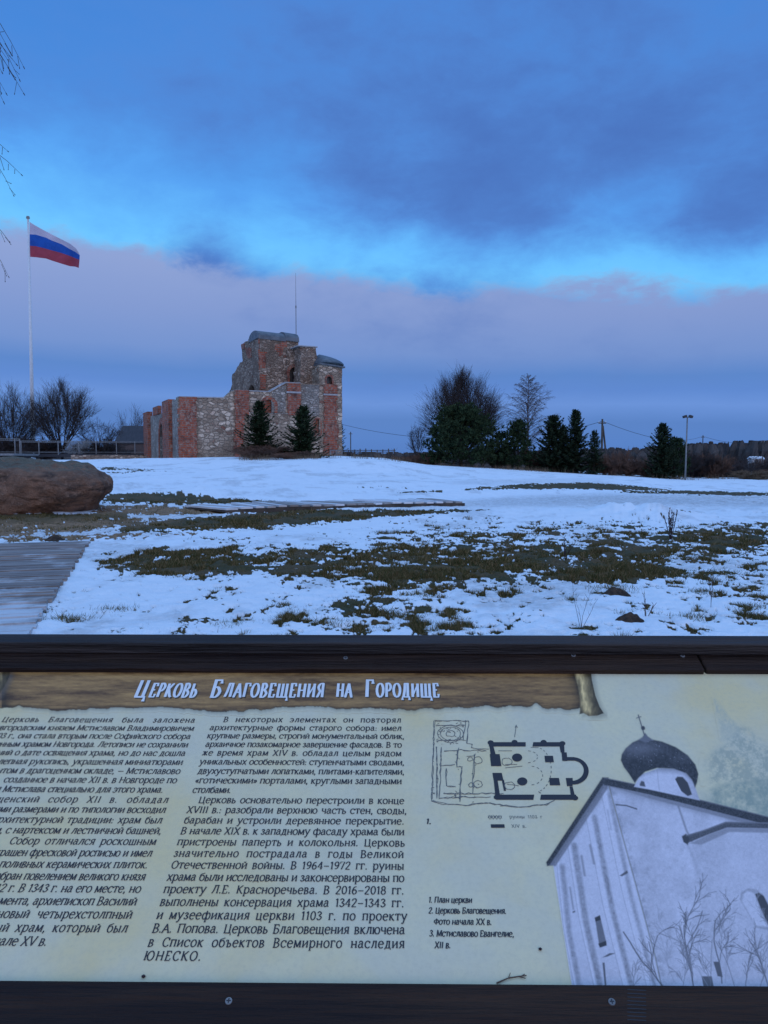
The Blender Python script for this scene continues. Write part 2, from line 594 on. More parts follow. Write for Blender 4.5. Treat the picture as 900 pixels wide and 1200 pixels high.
M['fir'] = leaf_mat('dark_needles', (0.012, 0.023, 0.014), (0.050, 0.072, 0.037))
M['forest'] = leaf_mat('far_wood', (0.05, 0.048, 0.048), (0.085, 0.075, 0.07), scale=0.05)
M['grass'] = leaf_mat('grass_blades', (0.055, 0.066, 0.020), (0.155, 0.108, 0.048), (0.30, 0.21, 0.11), scale=0.9)
M['dry_grass'] = leaf_mat('dry_grass', (0.14, 0.095, 0.065), (0.26, 0.19, 0.125), scale=0.6)
M['weed'] = mat('dried_weed', (0.055, 0.032, 0.035), (0.03, 0.02, 0.024), 8, 0.9)
M['soil'] = mat('dark_soil', (0.085, 0.053, 0.034), (0.035, 0.024, 0.018), 14, 0.95, 0.8, 30)
M['shingle'] = mat('dark_roofing', (0.028, 0.026, 0.032), (0.045, 0.042, 0.05), 1.0, 0.6, stretch=(6, 1, 1))
M['log_wall'] = mat('dark_log_wall', (0.06, 0.04, 0.035), (0.09, 0.06, 0.05), 2, 0.8, stretch=(1, 1, 6))
M['white_wall'] = mat('pale_house_wall', (0.36, 0.35, 0.34), (0.28, 0.27, 0.27), 1, 0.8)
M['frosted'] = mat('frosted_twigs', (0.36, 0.36, 0.36), (0.22, 0.21, 0.20), 3, 0.9)
M['snow'] = mat('packed_snow', (0.84, 0.86, 0.88), (0.76, 0.79, 0.82), 2, 0.8, 0.3)

# ------------------------------------------------------------------ the ground
def height(x, Y):
    x, Y = np.asarray(x, float), np.asarray(Y, float)
    Yc = np.maximum(Y, 6.0)
    px = np.clip(450 + 903 * x / Yc, -900, 1800)
    hc = np.interp(px, [-300, 0, 150, 330, 400, 450, 500, 650, 800, 900, 1200], [1.35, 1.42, 1.50, 1.80, 1.80, 1.62, 1.0, 0.28, -0.38, -0.45, -0.6])
    h = hc * sstep(15, 72, Y)
    Df = np.interp(px, [0, 60, 150, 400, 425, 450, 1200], [106, 108, 112, 104, 84, 78, 78])
    fall = sstep(Df, Df + 90, Y)
    h = h * (1 - fall) + fall * (-5.5)
    und = (0.10 * fbm(x * 0.09, Y * 0.09, 5, 3) + 0.025 * fbm(x * .5, Y * .35, 15, 3)) * sstep(9, 30, Y) * (1 - sstep(60, 74, Y))
    return h + und


def gpoint(px, py, lift=0.0):
    """the ground point seen at a picture position"""
    d = ray(px, py)
    lo = hi = None
    Y = 3.0
    prev = Y
    while Y < 400:
        p = CAMP + d * (Y / d[1])
        if p[2] < float(height(p[0], p[1])) + lift:
            lo, hi = prev, Y
            break
        prev = Y
        Y *= 1.01
    if lo is None:
        return CAMP + d * (80 / d[1])
    for _ in range(25):
        mid = (lo + hi) / 2
        p = CAMP + d * (mid / d[1])
        if p[2] < float(height(p[0], p[1])) + lift:
            hi = mid
        else:
            lo = mid
    return CAMP + d * (hi / d[1])


def gz(x, y):
    return float(height(x, y))


def to_px(x, Y, z):
    dz = z - EYE
    dep = Y * math.cos(PITCH) - dz * math.sin(PITCH)
    return 450 + FPX * x / dep, 600 - FPX * (Y * math.sin(PITCH) + dz * math.cos(PITCH)) / dep


def band(px, py, pts, smooth=1.0):
    xs = [p[0] for p in pts]
    c = np.interp(px, xs, [p[1] for p in pts])
    hh = np.interp(px, xs, [p[2] for p in pts])
    s = np.interp(px, xs, [p[3] for p in pts])
    inside = (px > xs[0] - 25) & (px < xs[-1] + 25)
    ends = np.clip((px - xs[0] + 25) / 25, 0, 1) * np.clip((xs[-1] + 25 - px) / 25, 0, 1)
    v = np.clip((1.75 - np.abs(py - c) / np.maximum(hh, 0.3)) / 1.1, 0, 1)
    return np.where(inside, v * s * ends, 0.0)


GRASS_BANDS = [
    [(125, 662, 9, .50), (190, 660, 15, .66), (270, 655, 17, .62), (300, 656, 16, .40), (360, 658, 18, .54), (420, 661, 24, .58), (480, 656, 28, .58), (560, 656, 30, .60), (650, 656, 31, .62), (720, 652, 28, .58), (790, 640, 20, .52), (850, 633, 14, .68), (920, 635, 17, .58), (1050, 640, 20, .5)],
    [(440, 637, 6, .6), (520, 634, 5, .62), (600, 631, 5, .6), (660, 629, 4, .5)],
    [(600, 671, 8, .62), (640, 672, 10, .72), (700, 671, 12, .80), (760, 672, 9, .66), (800, 672, 4, .5)],
    [(60, 722, 22, .05), (200, 715, 35, .12), (330, 712, 35, .20), (420, 705, 36, .27), (520, 712, 34, .22), (600, 705, 30, .18), (660, 705, 30, .16), (740, 700, 34, .27), (820, 700, 36, .30), (900, 700, 36, .28), (1100, 700, 36, .25)],
    [(150, 619, 5, .9), (250, 614, 7, .95), (340, 607.5, 7.5, 1), (420, 604, 4.5, .95), (490, 601, 2.5, .9), (560, 599, 1.2, .6)],
    [(130, 585, 4.5, .9), (200, 586, 4.5, .95), (270, 588, 2.5, .9), (330, 589.5, 1, .6)],
    [(560, 572.5, 1.2, .6), (620, 570.5, 2.6, .95), (690, 569.5, 3.0, 1), (740, 572, 2.2, .95), (775, 574, 1.0, .6)],
    [(735, 577, 0.8, .5), (800, 577.5, 1.8, .95), (860, 579, 1.8, .95), (960, 581, 1.6, .9)],
    [(130, 549, 1.4, .65), (165, 551, 1.2, .6)], [(140, 554, 1.0, .5), (178, 552, 0.8, .5)],
    [(425, 571, .9, .5), (465, 572, .9, .6)], [(480, 577.5, .8, .6), (510, 576, .9, .6)],
    [(-80, 608, 4, 1), (60, 608, 4, 1), (140, 606, 3, .9)],
]
MUD_BANDS = [
    [(-120, 619, 10, .95), (0, 619, 9, .95), (80, 617, 7, .9), (150, 613, 5, .9), (190, 612, 3, .6)],
    [(115, 598, 5.5, .8), (180, 598, 4.5, .9), (250, 599.5, 3.5, .85), (275, 600, 2, .6)],
    [(-80, 634, 4, .5), (0, 634, 4, .5), (60, 633, 4.5, .6), (140, 630, 3.5, .55), (200, 627, 2, .4), (300, 622, 1.5, .3)],
    
]
ICE_BANDS = [
    [(470, 596, 2, .4), (600, 589, 5, .75), (700, 587, 6, .85), (800, 587, 6, .85), (1000, 588, 7, .85)],
    [(0, 606, 6, .6), (130, 606, 8, .75), (200, 604, 8, .7), (260, 604, 4, .6)],
    [(-60, 627, 4, .8), (60, 626, 4, .8), (130, 624, 3, .6)],
    [(540, 566, 2, .4), (700, 563, 3, .3)],
    [(110, 600, 5, .6), (260, 594, 4, .5), (420, 592, 2, .4)],
    [(120, 655, 10, .45), (170, 655, 12, .4)],
]


def cover(x, Y):
    z = height(x, Y)
    Ys = np.maximum(Y, 4.0)
    px, py = to_px(x, Ys, z)
    n = 0.60 * fbm(x * 2.3, Y * 1.5, 11, 6, 0.80) + 0.36 * fbm(x * 0.45, Y * 0.35, 31, 3) + 0.72 * fbm(x * 6.5, Y * 3.8, 51, 4, 0.8)
    g = np.zeros_like(px)
    for b in GRASS_BANDS:
        g = np.maximum(g, band(px, py, b))
    md = np.zeros_like(px)
    for b in MUD_BANDS:
        md = np.maximum(md, band(px, py, b))
    ice = np.zeros_like(px)
    for b in ICE_BANDS:
        ice = np.maximum(ice, band(px, py, b))
    tot = np.maximum(g, md)
    ice = np.maximum(ice, 0.55 * sstep(0.2, 1.7, fbm(x * 0.8, Y * 0.55, 211, 5, 0.7)) * (Y < 90))
    # threshold so that 'tot' is about the share left bare
    thr = 1.95 - 4.3 * tot
    bare = 1 / (1 + np.exp(-(n - thr) * 3.2))
    sp_ = fbm(x * 3.4, Y * 2.6, 171, 4, 0.75) + 0.4 * fbm(x * 0.5, Y * 0.5, 181, 2)
    spk = np.interp(py, [596, 610, 640, 690, 760], [2.55, 2.1, 1.9, 1.7, 1.65]) + np.interp(px, [20, 110, 330, 420], [.35, .1, 0, 0])
    bare = np.where(tot < 0.02, 0.0, bare)
    bare = np.maximum(bare, 0.9 / (1 + np.exp(-(sp_ - spk) * 5.0)) * (Y < 22))
    bare = np.where(Y < 4.5, 0.0, bare)
    mudw = md / (g + md + 1e-4)
    return bare, mudw * (md > 0.02), ice, px, py


def build_ground():
    dense = np.linspace(-33, 33, 760)
    left = -33 - np.geomspace(0.4, 147, 45)
    right = 33 + np.geomspace(0.4, 147, 45)
    ang = np.radians(np.concatenate([left[::-1], dense, right]))
    inv = np.linspace(1 / 4.0, 1 / 34.0, 330)
    rad = np.concatenate([np.linspace(0.3, 3.9, 14), 1 / inv, np.linspace(34.5, 125, 190), np.geomspace(128, 4500, 46)])
    A, D = np.meshgrid(ang, rad)
    # straight rows in the direction of view, rings outside it
    den = np.maximum(np.cos(A), 0.78)
    X, Yv = D * np.sin(A) / den, D * np.cos(A) / den
    Z = height(X, Yv)
    bare, mudw, ice, px, py = cover(X, Yv)
    bare[:, 0] = bare[:, -1] = 0
    bm_ = sstep(0.38, 0.62, bare)
    lump = 0.013 * fbm(X * 1.6, Yv * 1.6, 71, 4) + 0.012 * fbm(X * 5, Yv * 5, 91, 4, 0.65)
    near = 1 - sstep(20, 60, D)
    Z = Z + (0.032 * (1 - bm_) + lump * (0.6 + 0.7 * bm_)) * (0.35 + 0.65 * near)
    # small heap of dirty snow by the path
    for hx, hy, hh, rr in ((*gpoint(742, 606)[:2], 0.20, 1.5), (*gpoint(765, 606)[:2], 0.14, 1.0), (*gpoint(230, 577)[:2], 0.20, 1.6)):
        Z = Z + hh * np.exp(-((X - hx) ** 2 + (Yv - hy) ** 2) / rr ** 2) * (1 + 0.25 * fbm(X * 2, Yv * 2, 7, 3))
    nr, nc = X.shape
    V = np.stack([X, Yv, Z], axis=-1).reshape(-1, 3)
    idx = np.arange(nr * nc).reshape(nr, nc)
    F = np.stack([idx[:-1, :-1], idx[:-1, 1:], idx[1:, 1:], idx[1:, :-1]], axis=-1).reshape(-1, 4)
    C = np.stack([bare, mudw, ice], axis=-1).reshape(-1, 3)
    o = obj_np('ground', V, F[:, ::-1], M['ground'], None, True, None, C)
    tag(o, 'snow covered ground with patches of bare grass and mud', 'ground', None, 'structure')


build_ground()
rng = np.random.default_rng(7)


def blades(P, h, w, lean, rng_, col_jit=None):
    """one thin triangle per root point"""
    n = len(P)
    a = rng_.uniform(0, 2 * math.pi, n)
    la = rng_.uniform(0, 2 * math.pi, n)
    side = np.stack([np.cos(a), np.sin(a), np.zeros(n)], 1) * (w / 2)[:, None]
    ln = rng_.uniform(0.1, 1.0, n) * lean
    tip = P + np.stack([np.cos(la) * ln * h, np.sin(la) * ln * h, h], 1)
    V = np.stack([P - side, P + side, tip], 1).reshape(-1, 3)
    F = np.arange(3 * n).reshape(n, 3)
    return V, F


def build_grass():
    N = 230000
    px = rng.uniform(-80, 980, N)
    py = rng.uniform(592, 758, N)
    Y = EYE * 901 / (py - 538)
    x = (px - 450) / 903 * Y
    bare, mudw, ice, _, _ = cover(x, Y)
    keep = ((bare > 0.42) | ((bare > 0.10) & (rng.uniform(0, 1, N) < 0.16))) & (rng.uniform(0, 1, N) > mudw * 0.85)
    x, Y, bare = x[keep], Y[keep], bare[keep]
    z = height(x, Y)
    k = 4
    X = np.repeat(x, k) + rng.normal(0, 0.022, len(x) * k) * np.repeat(Y / 9, k)
    YY = np.repeat(Y, k) + rng.normal(0, 0.03, len(x) * k) * np.repeat(Y / 9, k)
    Z = np.repeat(z, k) - 0.01
    clump = np.clip(0.75 + 0.5 * fbm(X * 1.9, YY * 1.9, 131, 3), 0.25, 2.0)
    h = rng.uniform(0.018, 0.058, len(X)) * clump * (0.5 + np.repeat(bare, k) * 0.8)
    w = rng.uniform(0.005, 0.011, len(X)) * np.clip(YY / 9, 0.8, 2.0)
    V, F = blades(np.stack([X, YY, Z], 1), h, w, 1.1, rng)
    o = obj_np('grass', V, F, M['grass'])
    tag(o, 'short dead and green grass showing through the thin snow', 'grass', None, 'stuff')


build_grass()

# ------------------------------------------------------------------ lettering: a small serif face drawn with a broad nib
XH = 0.76
GL = {}


def _arc(cx, cy, rx, ry, a0, a1, n=None):
    n = n or max(5, int(abs(a1 - a0) / 24) + 1)
    return [(cx + rx * math.cos(R(a0 + (a1 - a0) * i / (n - 1))), cy + ry * math.sin(R(a0 + (a1 - a0) * i / (n - 1)))) for i in range(n)]


def V_(x, y0=0.0, y1=1.0, b=1, t=1):
    return ('V', x, y0, y1, b, t)


def L_(*p, w=None):
    return ('L', list(p), w)


def C_(*p):
    """smooth curve through points"""
    P = [p[0]] + list(p) + [p[-1]]
    out = []
    for i in range(1, len(P) - 2):
        for s in range(4):
            t = s / 4
            q = []
            for k in (0, 1):
                a, b, c, d = P[i - 1][k], P[i][k], P[i + 1][k], P[i + 2][k]
                q.append(0.5 * (2 * b + (c - a) * t + (2 * a - 5 * b + 4 * c - d) * t * t + (3 * b - a - 3 * c + d) * t ** 3))
            out.append(tuple(q))
    out.append(p[-1])
    return ('L', out, None)


def E_(cx, cy, rx, ry, a0=0, a1=360):
    return ('L', _arc(cx, cy, rx, ry, a0, a1), None)


UP = {
    'А': (.84, [L_((.05, 0), (.42, 1)), L_((.40, 1), (.80, 0), w='k'), L_((.18, .34), (.66, .34)), L_((-.05, 0), (.17, 0)), L_((.66, 0), (.93, 0))]),
    'Б': (.74, [V_(.14, 0, 1, 0, 0), L_((0, 1), (.62, 1), (.64, .80)), C_((.14, .56), (.45, .56), (.66, .30), (.45, 0), (0, 0))]),
    'В': (.76, [V_(.14, 0, 1, 0, 0), C_((0, 1), (.42, 1), (.60, .77), (.40, .53), (.14, .53)), C_((.40, .53), (.68, .28), (.45, 0), (0, 0))]),
    'Г': (.66, [V_(.14), L_((.0, 1), (.60, 1), (.62, .78))]),
    'Д': (.90, [L_((.16, 0), (.30, .5), (.34, 1)), L_((.22, 1), (.78, 1)), V_(.66, 0, 1, 0, 0), L_((.02, -.22), (.04, 0), (.82, 0), (.84, -.22))]),
    'Е': (.70, [V_(.14, 0, 1, 0, 0), L_((0, 1), (.58, 1), (.60, .80)), L_((.14, .52), (.48, .52)), L_((0, 0), (.60, 0), (.63, .22))]),
    'Ж': (1.06, [V_(.53), L_((.53, .5), (.12, 1)), L_((.53, .5), (.94, 1)), L_((.50, .55), (.06, 0)), L_((.56, .55), (1.0, 0), w='k')]),
    'З': (.66, [C_((.06, .80), (.28, 1), (.54, .78), (.24, .53)), C_((.24, .53), (.60, .30), (.30, 0), (.03, .20))]),
    'И': (.88, [V_(.14), V_(.74), L_((.14, .08), (.74, .92), w='n')]),
    'Й': (.88, [V_(.14), V_(.74), L_((.14, .08), (.74, .92), w='n'), C_((.28, 1.24), (.44, 1.12), (.60, 1.24))]),
    'К': (.80, [V_(.14), L_((.14, .46), (.62, .96), (.74, 1)), L_((.28, .58), (.62, .06), (.80, 0), w='k')]),
    'Л': (.86, [L_((.0, .04), (.12, .03), (.26, .4), (.36, 1)), L_((.24, 1), (.84, 1)), V_(.70, 0, 1, 1, 0)]),
    'М': (1.06, [L_((.12, 0), (.16, 1)), L_((.16, 1), (.52, .06), w='k'), L_((.52, .06), (.88, 1)), V_(.92), L_((0, 0), (.24, 0)), L_((.03, 1), (.2, 1))]),
    'Н': (.88, [V_(.14), V_(.74), L_((.14, .5), (.74, .5))]),
    'О': (.86, [E_(.43, .5, .38, .51)]),
    'П': (.88, [V_(.14), V_(.74), L_((.02, 1), (.86, 1))]),
    'Р': (.72, [V_(.14, 0, 1, 1, 0), C_((0, 1), (.42, 1), (.63, .74), (.42, .46), (.14, .46))]),
    'С': (.78, [E_(.43, .5, .38, .51, 42, 322), L_((.70, .98), (.71, .70))]),
    'Т': (.78, [V_(.38, 0, 1, 1, 0), L_((.0, .78), (.03, 1), (.73, 1), (.76, .78))]),
    'У': (.80, [L_((.06, 1), (.42, .34), w='k'), C_((.74, 1), (.42, .34), (.28, .05), (.08, .06)), L_((-.04, 1), (.2, 1)), L_((.62, 1), (.84, 1))]),
    'Ф': (.96, [V_(.48), E_(.48, .52, .42, .30)]),
    'Х': (.82, [L_((.10, 1), (.72, 0), w='k'), L_((.10, 0), (.70, 1)), L_((0, 1), (.22, 1)), L_((.6, 1), (.8, 1)), L_((0, 0), (.2, 0)), L_((.6, 0), (.84, 0))]),
    'Ц': (.92, [V_(.14, 0, 1, 0, 1), V_(.70, 0, 1, 0, 1), L_((.02, 0), (.86, 0), (.86, -.26))]),
    'Ч': (.80, [V_(.66), C_((.12, 1), (.12, .62), (.32, .44), (.66, .50)), L_((0, 1), (.24, 1))]),
    'Ш': (1.22, [V_(.14, 0, 1, 0, 1), V_(.60, 0, 1, 0, 1), V_(1.06, 0, 1, 0, 1), L_((.02, 0), (1.18, 0))]),
    'Щ': (1.26, [V_(.14, 0, 1, 0, 1), V_(.60, 0, 1, 0, 1), V_(1.06, 0, 1, 0, 1), L_((.02, 0), (1.22, 0), (1.22, -.26))]),
    'Ъ': (.84, [L_((.02, .80), (.02, 1), (.30, 1)), V_(.28, 0, 1, 0, 0), C_((.28, .54), (.56, .54), (.74, .28), (.56, 0), (.16, 0))]),
    'Ы': (1.06, [V_(.14, 0, 1, 0, 1), C_((.14, .54), (.42, .54), (.60, .28), (.42, 0), (.02, 0)), V_(.90)]),
    'Ь': (.72, [V_(.14, 0, 1, 0, 1), C_((.14, .54), (.44, .54), (.64, .28), (.44, 0), (.02, 0))]),
    'Э': (.78, [E_(.33, .5, .38, .51, 140, -140), L_((.25, .5), (.70, .5))]),
    'Ю': (1.16, [V_(.14), E_(.72, .5, .36, .51), L_((.14, .5), (.36, .5))]),
    'Я': (.78, [V_(.64, 0, 1, 1, 0), C_((.76, 1), (.36, 1), (.14, .74), (.36, .46), (.64, .46)), L_((.38, .46), (.12, .04), (.0, 0))]),
    'X': (.82, [L_((.10, 1), (.72, 0), w='k'), L_((.10, 0), (.70, 1)), L_((0, 1), (.22, 1)), L_((.6, 1), (.8, 1)), L_((0, 0), (.2, 0)), L_((.6, 0), (.84, 0))]),
    'V': (.82, [L_((.06, 1), (.42, 0), w='k'), L_((.42, 0), (.76, 1)), L_((-.04, 1), (.2, 1)), L_((.64, 1), (.86, 1))]),
    'I': (.34, [V_(.17)]),
    '0': (.66, [E_(.33, .5, .27, .5)]),
    '1': (.44, [V_(.26, 0, 1, 1, 0), L_((.06, .82), (.26, 1))]),
    '2': (.66, [C_((.07, .76), (.2, .97), (.46, .98), (.56, .74), (.30, .32), (.05, .0)), L_((.05, 0), (.60, 0))]),
    '3': (.62, [C_((.06, .82), (.28, 1), (.52, .78), (.24, .53)), C_((.24, .53), (.58, .30), (.30, 0), (.03, .18))]),
    '4': (.68, [V_(.46, 0, 1, 1, 0), L_((.46, 1), (.04, .28), (.64, .28))]),
    '6': (.66, [C_((.54, .94), (.25, .85), (.07, .40), (.16, .06), (.40, .02), (.57, .3), (.36, .56), (.09, .40))]),
    '7': (.62, [L_((.05, .8), (.05, 1), (.58, 1), (.22, 0))]),
    '8': (.64, [E_(.32, .76, .21, .24), E_(.32, .26, .26, .27)]),
    '9': (.66, [C_((.12, .06), (.42, .15), (.59, .60), (.50, .94), (.26, .98), (.09, .7), (.30, .44), (.57, .60))]),
}
LOW = {
    'а': (.62, [C_((.10, .50), (.26, .66), (.44, .58), (.46, .40), (.46, .10), (.60, .02)), C_((.46, .38), (.18, .36), (.06, .17), (.20, .0), (.46, .14))]),
    'б': (.64, [E_(.32, .31, .27, .32), C_((.06, .32), (.10, .72), (.34, .88), (.56, 1.0))]),
    'е': (.62, [('L', _arc(.32, .32, .27, .34, 8, 320), None), L_((.06, .36), (.58, .36))]),
    'р': (.68, [V_(.13, -.32, .66, 1, 0), L_((0, .66), (.13, .66)), E_(.36, .33, .26, .33)]),
    'у': (.66, [L_((.05, .66), (.34, .04), w='k'), C_((.60, .66), (.30, -.04), (.18, -.30), (.02, -.26)), L_((-.03, .66), (.16, .66)), L_((.5, .66), (.68, .66))]),
    'ф': (.94, [V_(.47, -.32, .98, 1, 0), E_(.26, .33, .21, .33), E_(.68, .33, .21, .33)]),
    'о': (.66, [E_(.33, .33, .28, .34)]),
    '.': (.24, [('D', .12, .05)]), ',': (.24, [('D', .12, .05), L_((.15, .03), (.06, -.16))]),
    ':': (.26, [('D', .13, .05), ('D', .13, .50)]),
    '-': (.38, [L_((.05, .34), (.33, .34))]), '–': (.70, [L_((.04, .36), (.66, .36))]), '—': (.86, [L_((.04, .36), (.82, .36))]),
    '«': (.50, [L_((.24, .52), (.06, .30), (.24, .08)), L_((.44, .52), (.26, .30), (.44, .08))]),
    '»': (.50, [L_((.06, .52), (.24, .30), (.06, .08)), L_((.26, .52), (.44, .30), (.26, .08))]),
}


def glyph(ch):
    """(advance, strokes) with cap height 1"""
    if ch in UP:
        return UP[ch]
    if ch in LOW:
        a, st = LOW[ch]
        k = XH / .66
        g = lambda y: y * k if y <= .66 else XH + (y - .66) * .75
        out = []
        for q in st:
            if q[0] == 'V':
                out.append(('V', q[1] * 1.06, g(q[2]), g(q[3]), q[4], q[5]))
            elif q[0] == 'D':
                out.append(q)
            else:
                out.append(('L', [(x * 1.06, g(y)) for x, y in q[1]], q[2]))
        return a * 1.06, out
    u = ch.upper()
    if u in UP:
        adv, st = UP[u]
        out = []
        fx, fy = 0.80, XH
        for s in st:
            if s[0] == 'V':
                out.append(('V', s[1] * fx, s[2] * fy, s[3] * fy, s[4], s[5]))
            else:
                out.append(('L', [(x * fx, y * fy) for x, y in s[1]], s[2]))
        return adv * fx, out
    return 0.5, []


class Ink:
    """flat lettering in panel coordinates (u, v); each stroke lies a hair above the one before"""
    def __init__(self, n0):
        self.mb = MB()
        self.n0 = n0
        self.k = 0

    def poly(self, pts, m=0):
        n = self.n0 + (self.k % 40) * 4e-6
        self.k += 1
        self.mb.face([(p[0], p[1], n) for p in pts], m)

    def ribbon(self, pts, wf, m=0):
        P = [np.array(p, float) for p in pts]
        Ls, Rs = [], []
        for i, p in enumerate(P):
            a, b = P[max(0, i - 1)], P[min(len(P) - 1, i + 1)]
            d = b - a
            L = np.linalg.norm(d)
            if L < 1e-9:
                continue
            d = d / L
            nrm = np.array([-d[1], d[0]])
            w = wf(d) / 2
            Ls.append(p + nrm * w)
            Rs.append(p - nrm * w)
        n = self.n0 + (self.k % 40) * 4e-6
        self.k += 1
        for i in range(len(Ls) - 1):
            self.mb.face([(*Ls[i], n), (*Rs[i], n), (*Rs[i + 1], n), (*Ls[i + 1], n)], m)

    def text(self, s, u0, u1, v, size, thick=.145, thin=.07, slant=.18, sx=1.0, serif=.11, gap=.055, justify=True, narrow=1.0):
        gs = [(c, *glyph(c)) if c != ' ' else (c, .34, []) for c in s]
        nat = sum((a + gap) * sx for c, a, st in gs) * size
        nsp = max(1, s.count(' '))
        W = u1 - u0
        f, extra, track = 1.0, 0.0, 0.0
        if justify:
            if nat > W:
                f = W / nat
            else:
                over = W - nat
                track = min(over * 0.62 / len(s), .24 * size)
                extra = (over - track * len(s)) / nsp
        x = u0
        for c, a, st in gs:
            if c == ' ':
                x += (a + gap) * sx * f * size + extra + track
                continue

            def T(p):
                return (x + (p[0] * sx * f + p[1] * slant) * size, v + p[1] * size)

            def wf(d, w=None):
                if w == 'k':
                    return thick * size
                if w == 'n':
                    return thin * size
                ang = math.atan2(d[1], d[0])
                return (thin + (thick - thin) * abs(math.sin(ang - R(14)))) * size
            for q in st:
                if q[0] == 'V':
                    self.ribbon([T((q[1], q[2])), T((q[1], q[3]))], lambda d: thick * size)
                    tk = thin * .9
                    if serif:
                        if q[4]:
                            self.ribbon([T((q[1] - serif, q[2] + tk / 2)), T((q[1] + serif, q[2] + tk / 2))], lambda d: tk * size)
                        if q[5]:
                            self.ribbon([T((q[1] - serif, q[3] - tk / 2)), T((q[1] + serif * .7, q[3] - tk / 2))], lambda d: tk * size)
                elif q[0] == 'D':
                    r = thick * .62
                    self.poly([T((q[1] + r * math.cos(t), q[2] + r * math.sin(t))) for t in np.linspace(0, 2 * math.pi, 9)[:-1]])
                else:
                    self.ribbon([T(p) for p in q[1]], lambda d, w=q[2]: wf(d, w))
            x += (a + gap) * sx * f * size + track

    def build(self, name, mats, parent):
        return obj_np(name, self.mb.v, self.mb.f, mats, parent, False, self.mb.mi)


# ------------------------------------------------------------------ the information board
P0R = ray(450, 1151)
P0 = CAMP + P0R * (0.72 / -P0R[2])
EV = ray(460, 107)
EV = EV / np.linalg.norm(EV)
ER = np.cross(EV, (0, 0, 1))
ER /= np.linalg.norm(ER)
EN = np.cross(ER, EV)


def pan(px, py, n=0.0):
    """board coordinates (u, v) of a picture position on the plane n above the print"""
    d = ray(px, py)
    t = np.dot(P0 + EN * n - CAMP, EN) / np.dot(d, EN)
    q = CAMP + d * t - P0
    return float(np.dot(q, ER)), float(np.dot(q, EV))


board = empty('information_board')
board.matrix_world = Matrix(((ER[0], EV[0], EN[0], P0[0]), (ER[1], EV[1], EN[1], P0[1]), (ER[2], EV[2], EN[2], P0[2]), (0, 0, 0, 1)))
tag(board, 'sloping information board with dark timber frame and printed Russian text about the church', 'information board')
UL, UR = -0.98, 0.98


def print_mat(name, c1, c2, c3, scale=8, rough=0.42):
    m = bpy.data.materials.new(name)
    m.use_nodes = True
    t = NT(m.node_tree)
    bs = t.n['Principled BSDF']
    bs.inputs['Roughness'].default_value = rough
    bs.inputs['Specular IOR Level'].default_value = 0.3
    oc = t.new('ShaderNodeTexCoord').outputs['Object']
    a = t.noise(oc, scale, 6, 0.62)
    b = t.noise(oc, scale * 0.35, 4, 0.6)
    c = t.noise(oc, 110, 4, 0.75)
    col = t.mix(t.step(a, 0.36, 0.66), c1, c2)
    col = t.mix(t.step(b, 0.44, 0.66, 0, 0.8), col, c3)
    col = t.mix(t.step(c, 0.40, 0.75, 0, 0.28), col, tuple(0.72 * x for x in c1[:3]) + (1,))
    t.l.new(col, bs.inputs['Base Color'])
    return m


M['print'] = print_mat('printed_parchment', (0.66, 0.58, 0.40, 1), (0.73, 0.62, 0.38, 1), (0.74, 0.56, 0.26, 1))
M['ink'] = mat('dark_ink', (0.028, 0.026, 0.032), None, 3, 0.5)
M['ink_faint'] = mat('faint_ink', (0.20, 0.19, 0.16), (0.34, 0.31, 0.24), 60, 0.5)
M['ink_mid'] = mat('grey_ink', (0.11, 0.105, 0.10), (0.17, 0.16, 0.14), 60, 0.5)
M['title_white'] = mat('title_white', (0.78, 0.76, 0.74), (0.70, 0.69, 0.68), 30, 0.5)
M['burnt'] = mat('burnt_edge', (0.055, 0.035, 0.02), (0.12, 0.08, 0.04), 40, 0.5)


v_bot = pan(450, 1151)[1]
v_top = pan(450, 775)[1]
pb = MB()
pb.box(UL, UR, v_bot - 0.06, v_top + 0.06, -0.008, 0.0)
panel = pb.build('printed_panel', M['print'], board)

# frame timbers
v1 = pan(450, 784, 0.012)[1]
v2 = pan(450, 763, 0.022)[1]
uj = pan(822, 775, 0.012)[0]
frp = []
fb = MB()
fb.box(UL - 0.09, uj - 0.0015, v1, v2 + 0.05, -0.02, 0.012)
fb.build('frame_rail', M['frame_wood'], board, bevel=0.004)
fb = MB()
fb.box(uj + 0.0015, UR + 0.09, v1 + 0.001, v2 + 0.05, -0.02, 0.0125)
fb.build('frame_rail', M['frame_wood'], board, bevel=0.004)
vc0 = pan(450, 754.5, 0.042)[1]
vc1 = pan(450, 743.5, 0.042)[1]
fb = MB()
fb.box(UL - 0.10, UR + 0.10, vc0, vc1, 0.0128, 0.042)
fb.build('cap_board', M['cap_wood'], board, bevel=0.003)
vb1 = pan(450, 1151, 0.014)[1]
fb = MB()
fb.box(UL - 0.09, UR + 0.09, vb1 - 0.085, vb1, -0.02, 0.014)
fb.build('frame_rail', M['frame_wood'], board, bevel=0.004)
for s in (-1, 1):
    fb = MB()
    a, b = sorted((s * 0.98, s * 1.07))
    fb.box(a, b, vb1 + 0.002, v1 - 0.002, -0.02, 0.013)
    fb.build('frame_rail', M['frame_wood'], board, bevel=0.004)
for u in (-0.80, 0.80):
    # posts stand upright under the sloping panel
    o = MB()
    o.box(-0.05, 0.05, -0.05, 0.05, -0.2, 0.95)
    p = o.build('post', M['frame_wood'], board)
    wq = P0 + ER * u + EV * 0.3
    zt = wq[2] - 0.05
    mw = Matrix.Translation((wq[0], wq[1], zt - 0.95))
    p.matrix_parent_inverse = board.matrix_world.inverted()
    p.matrix_world = mw

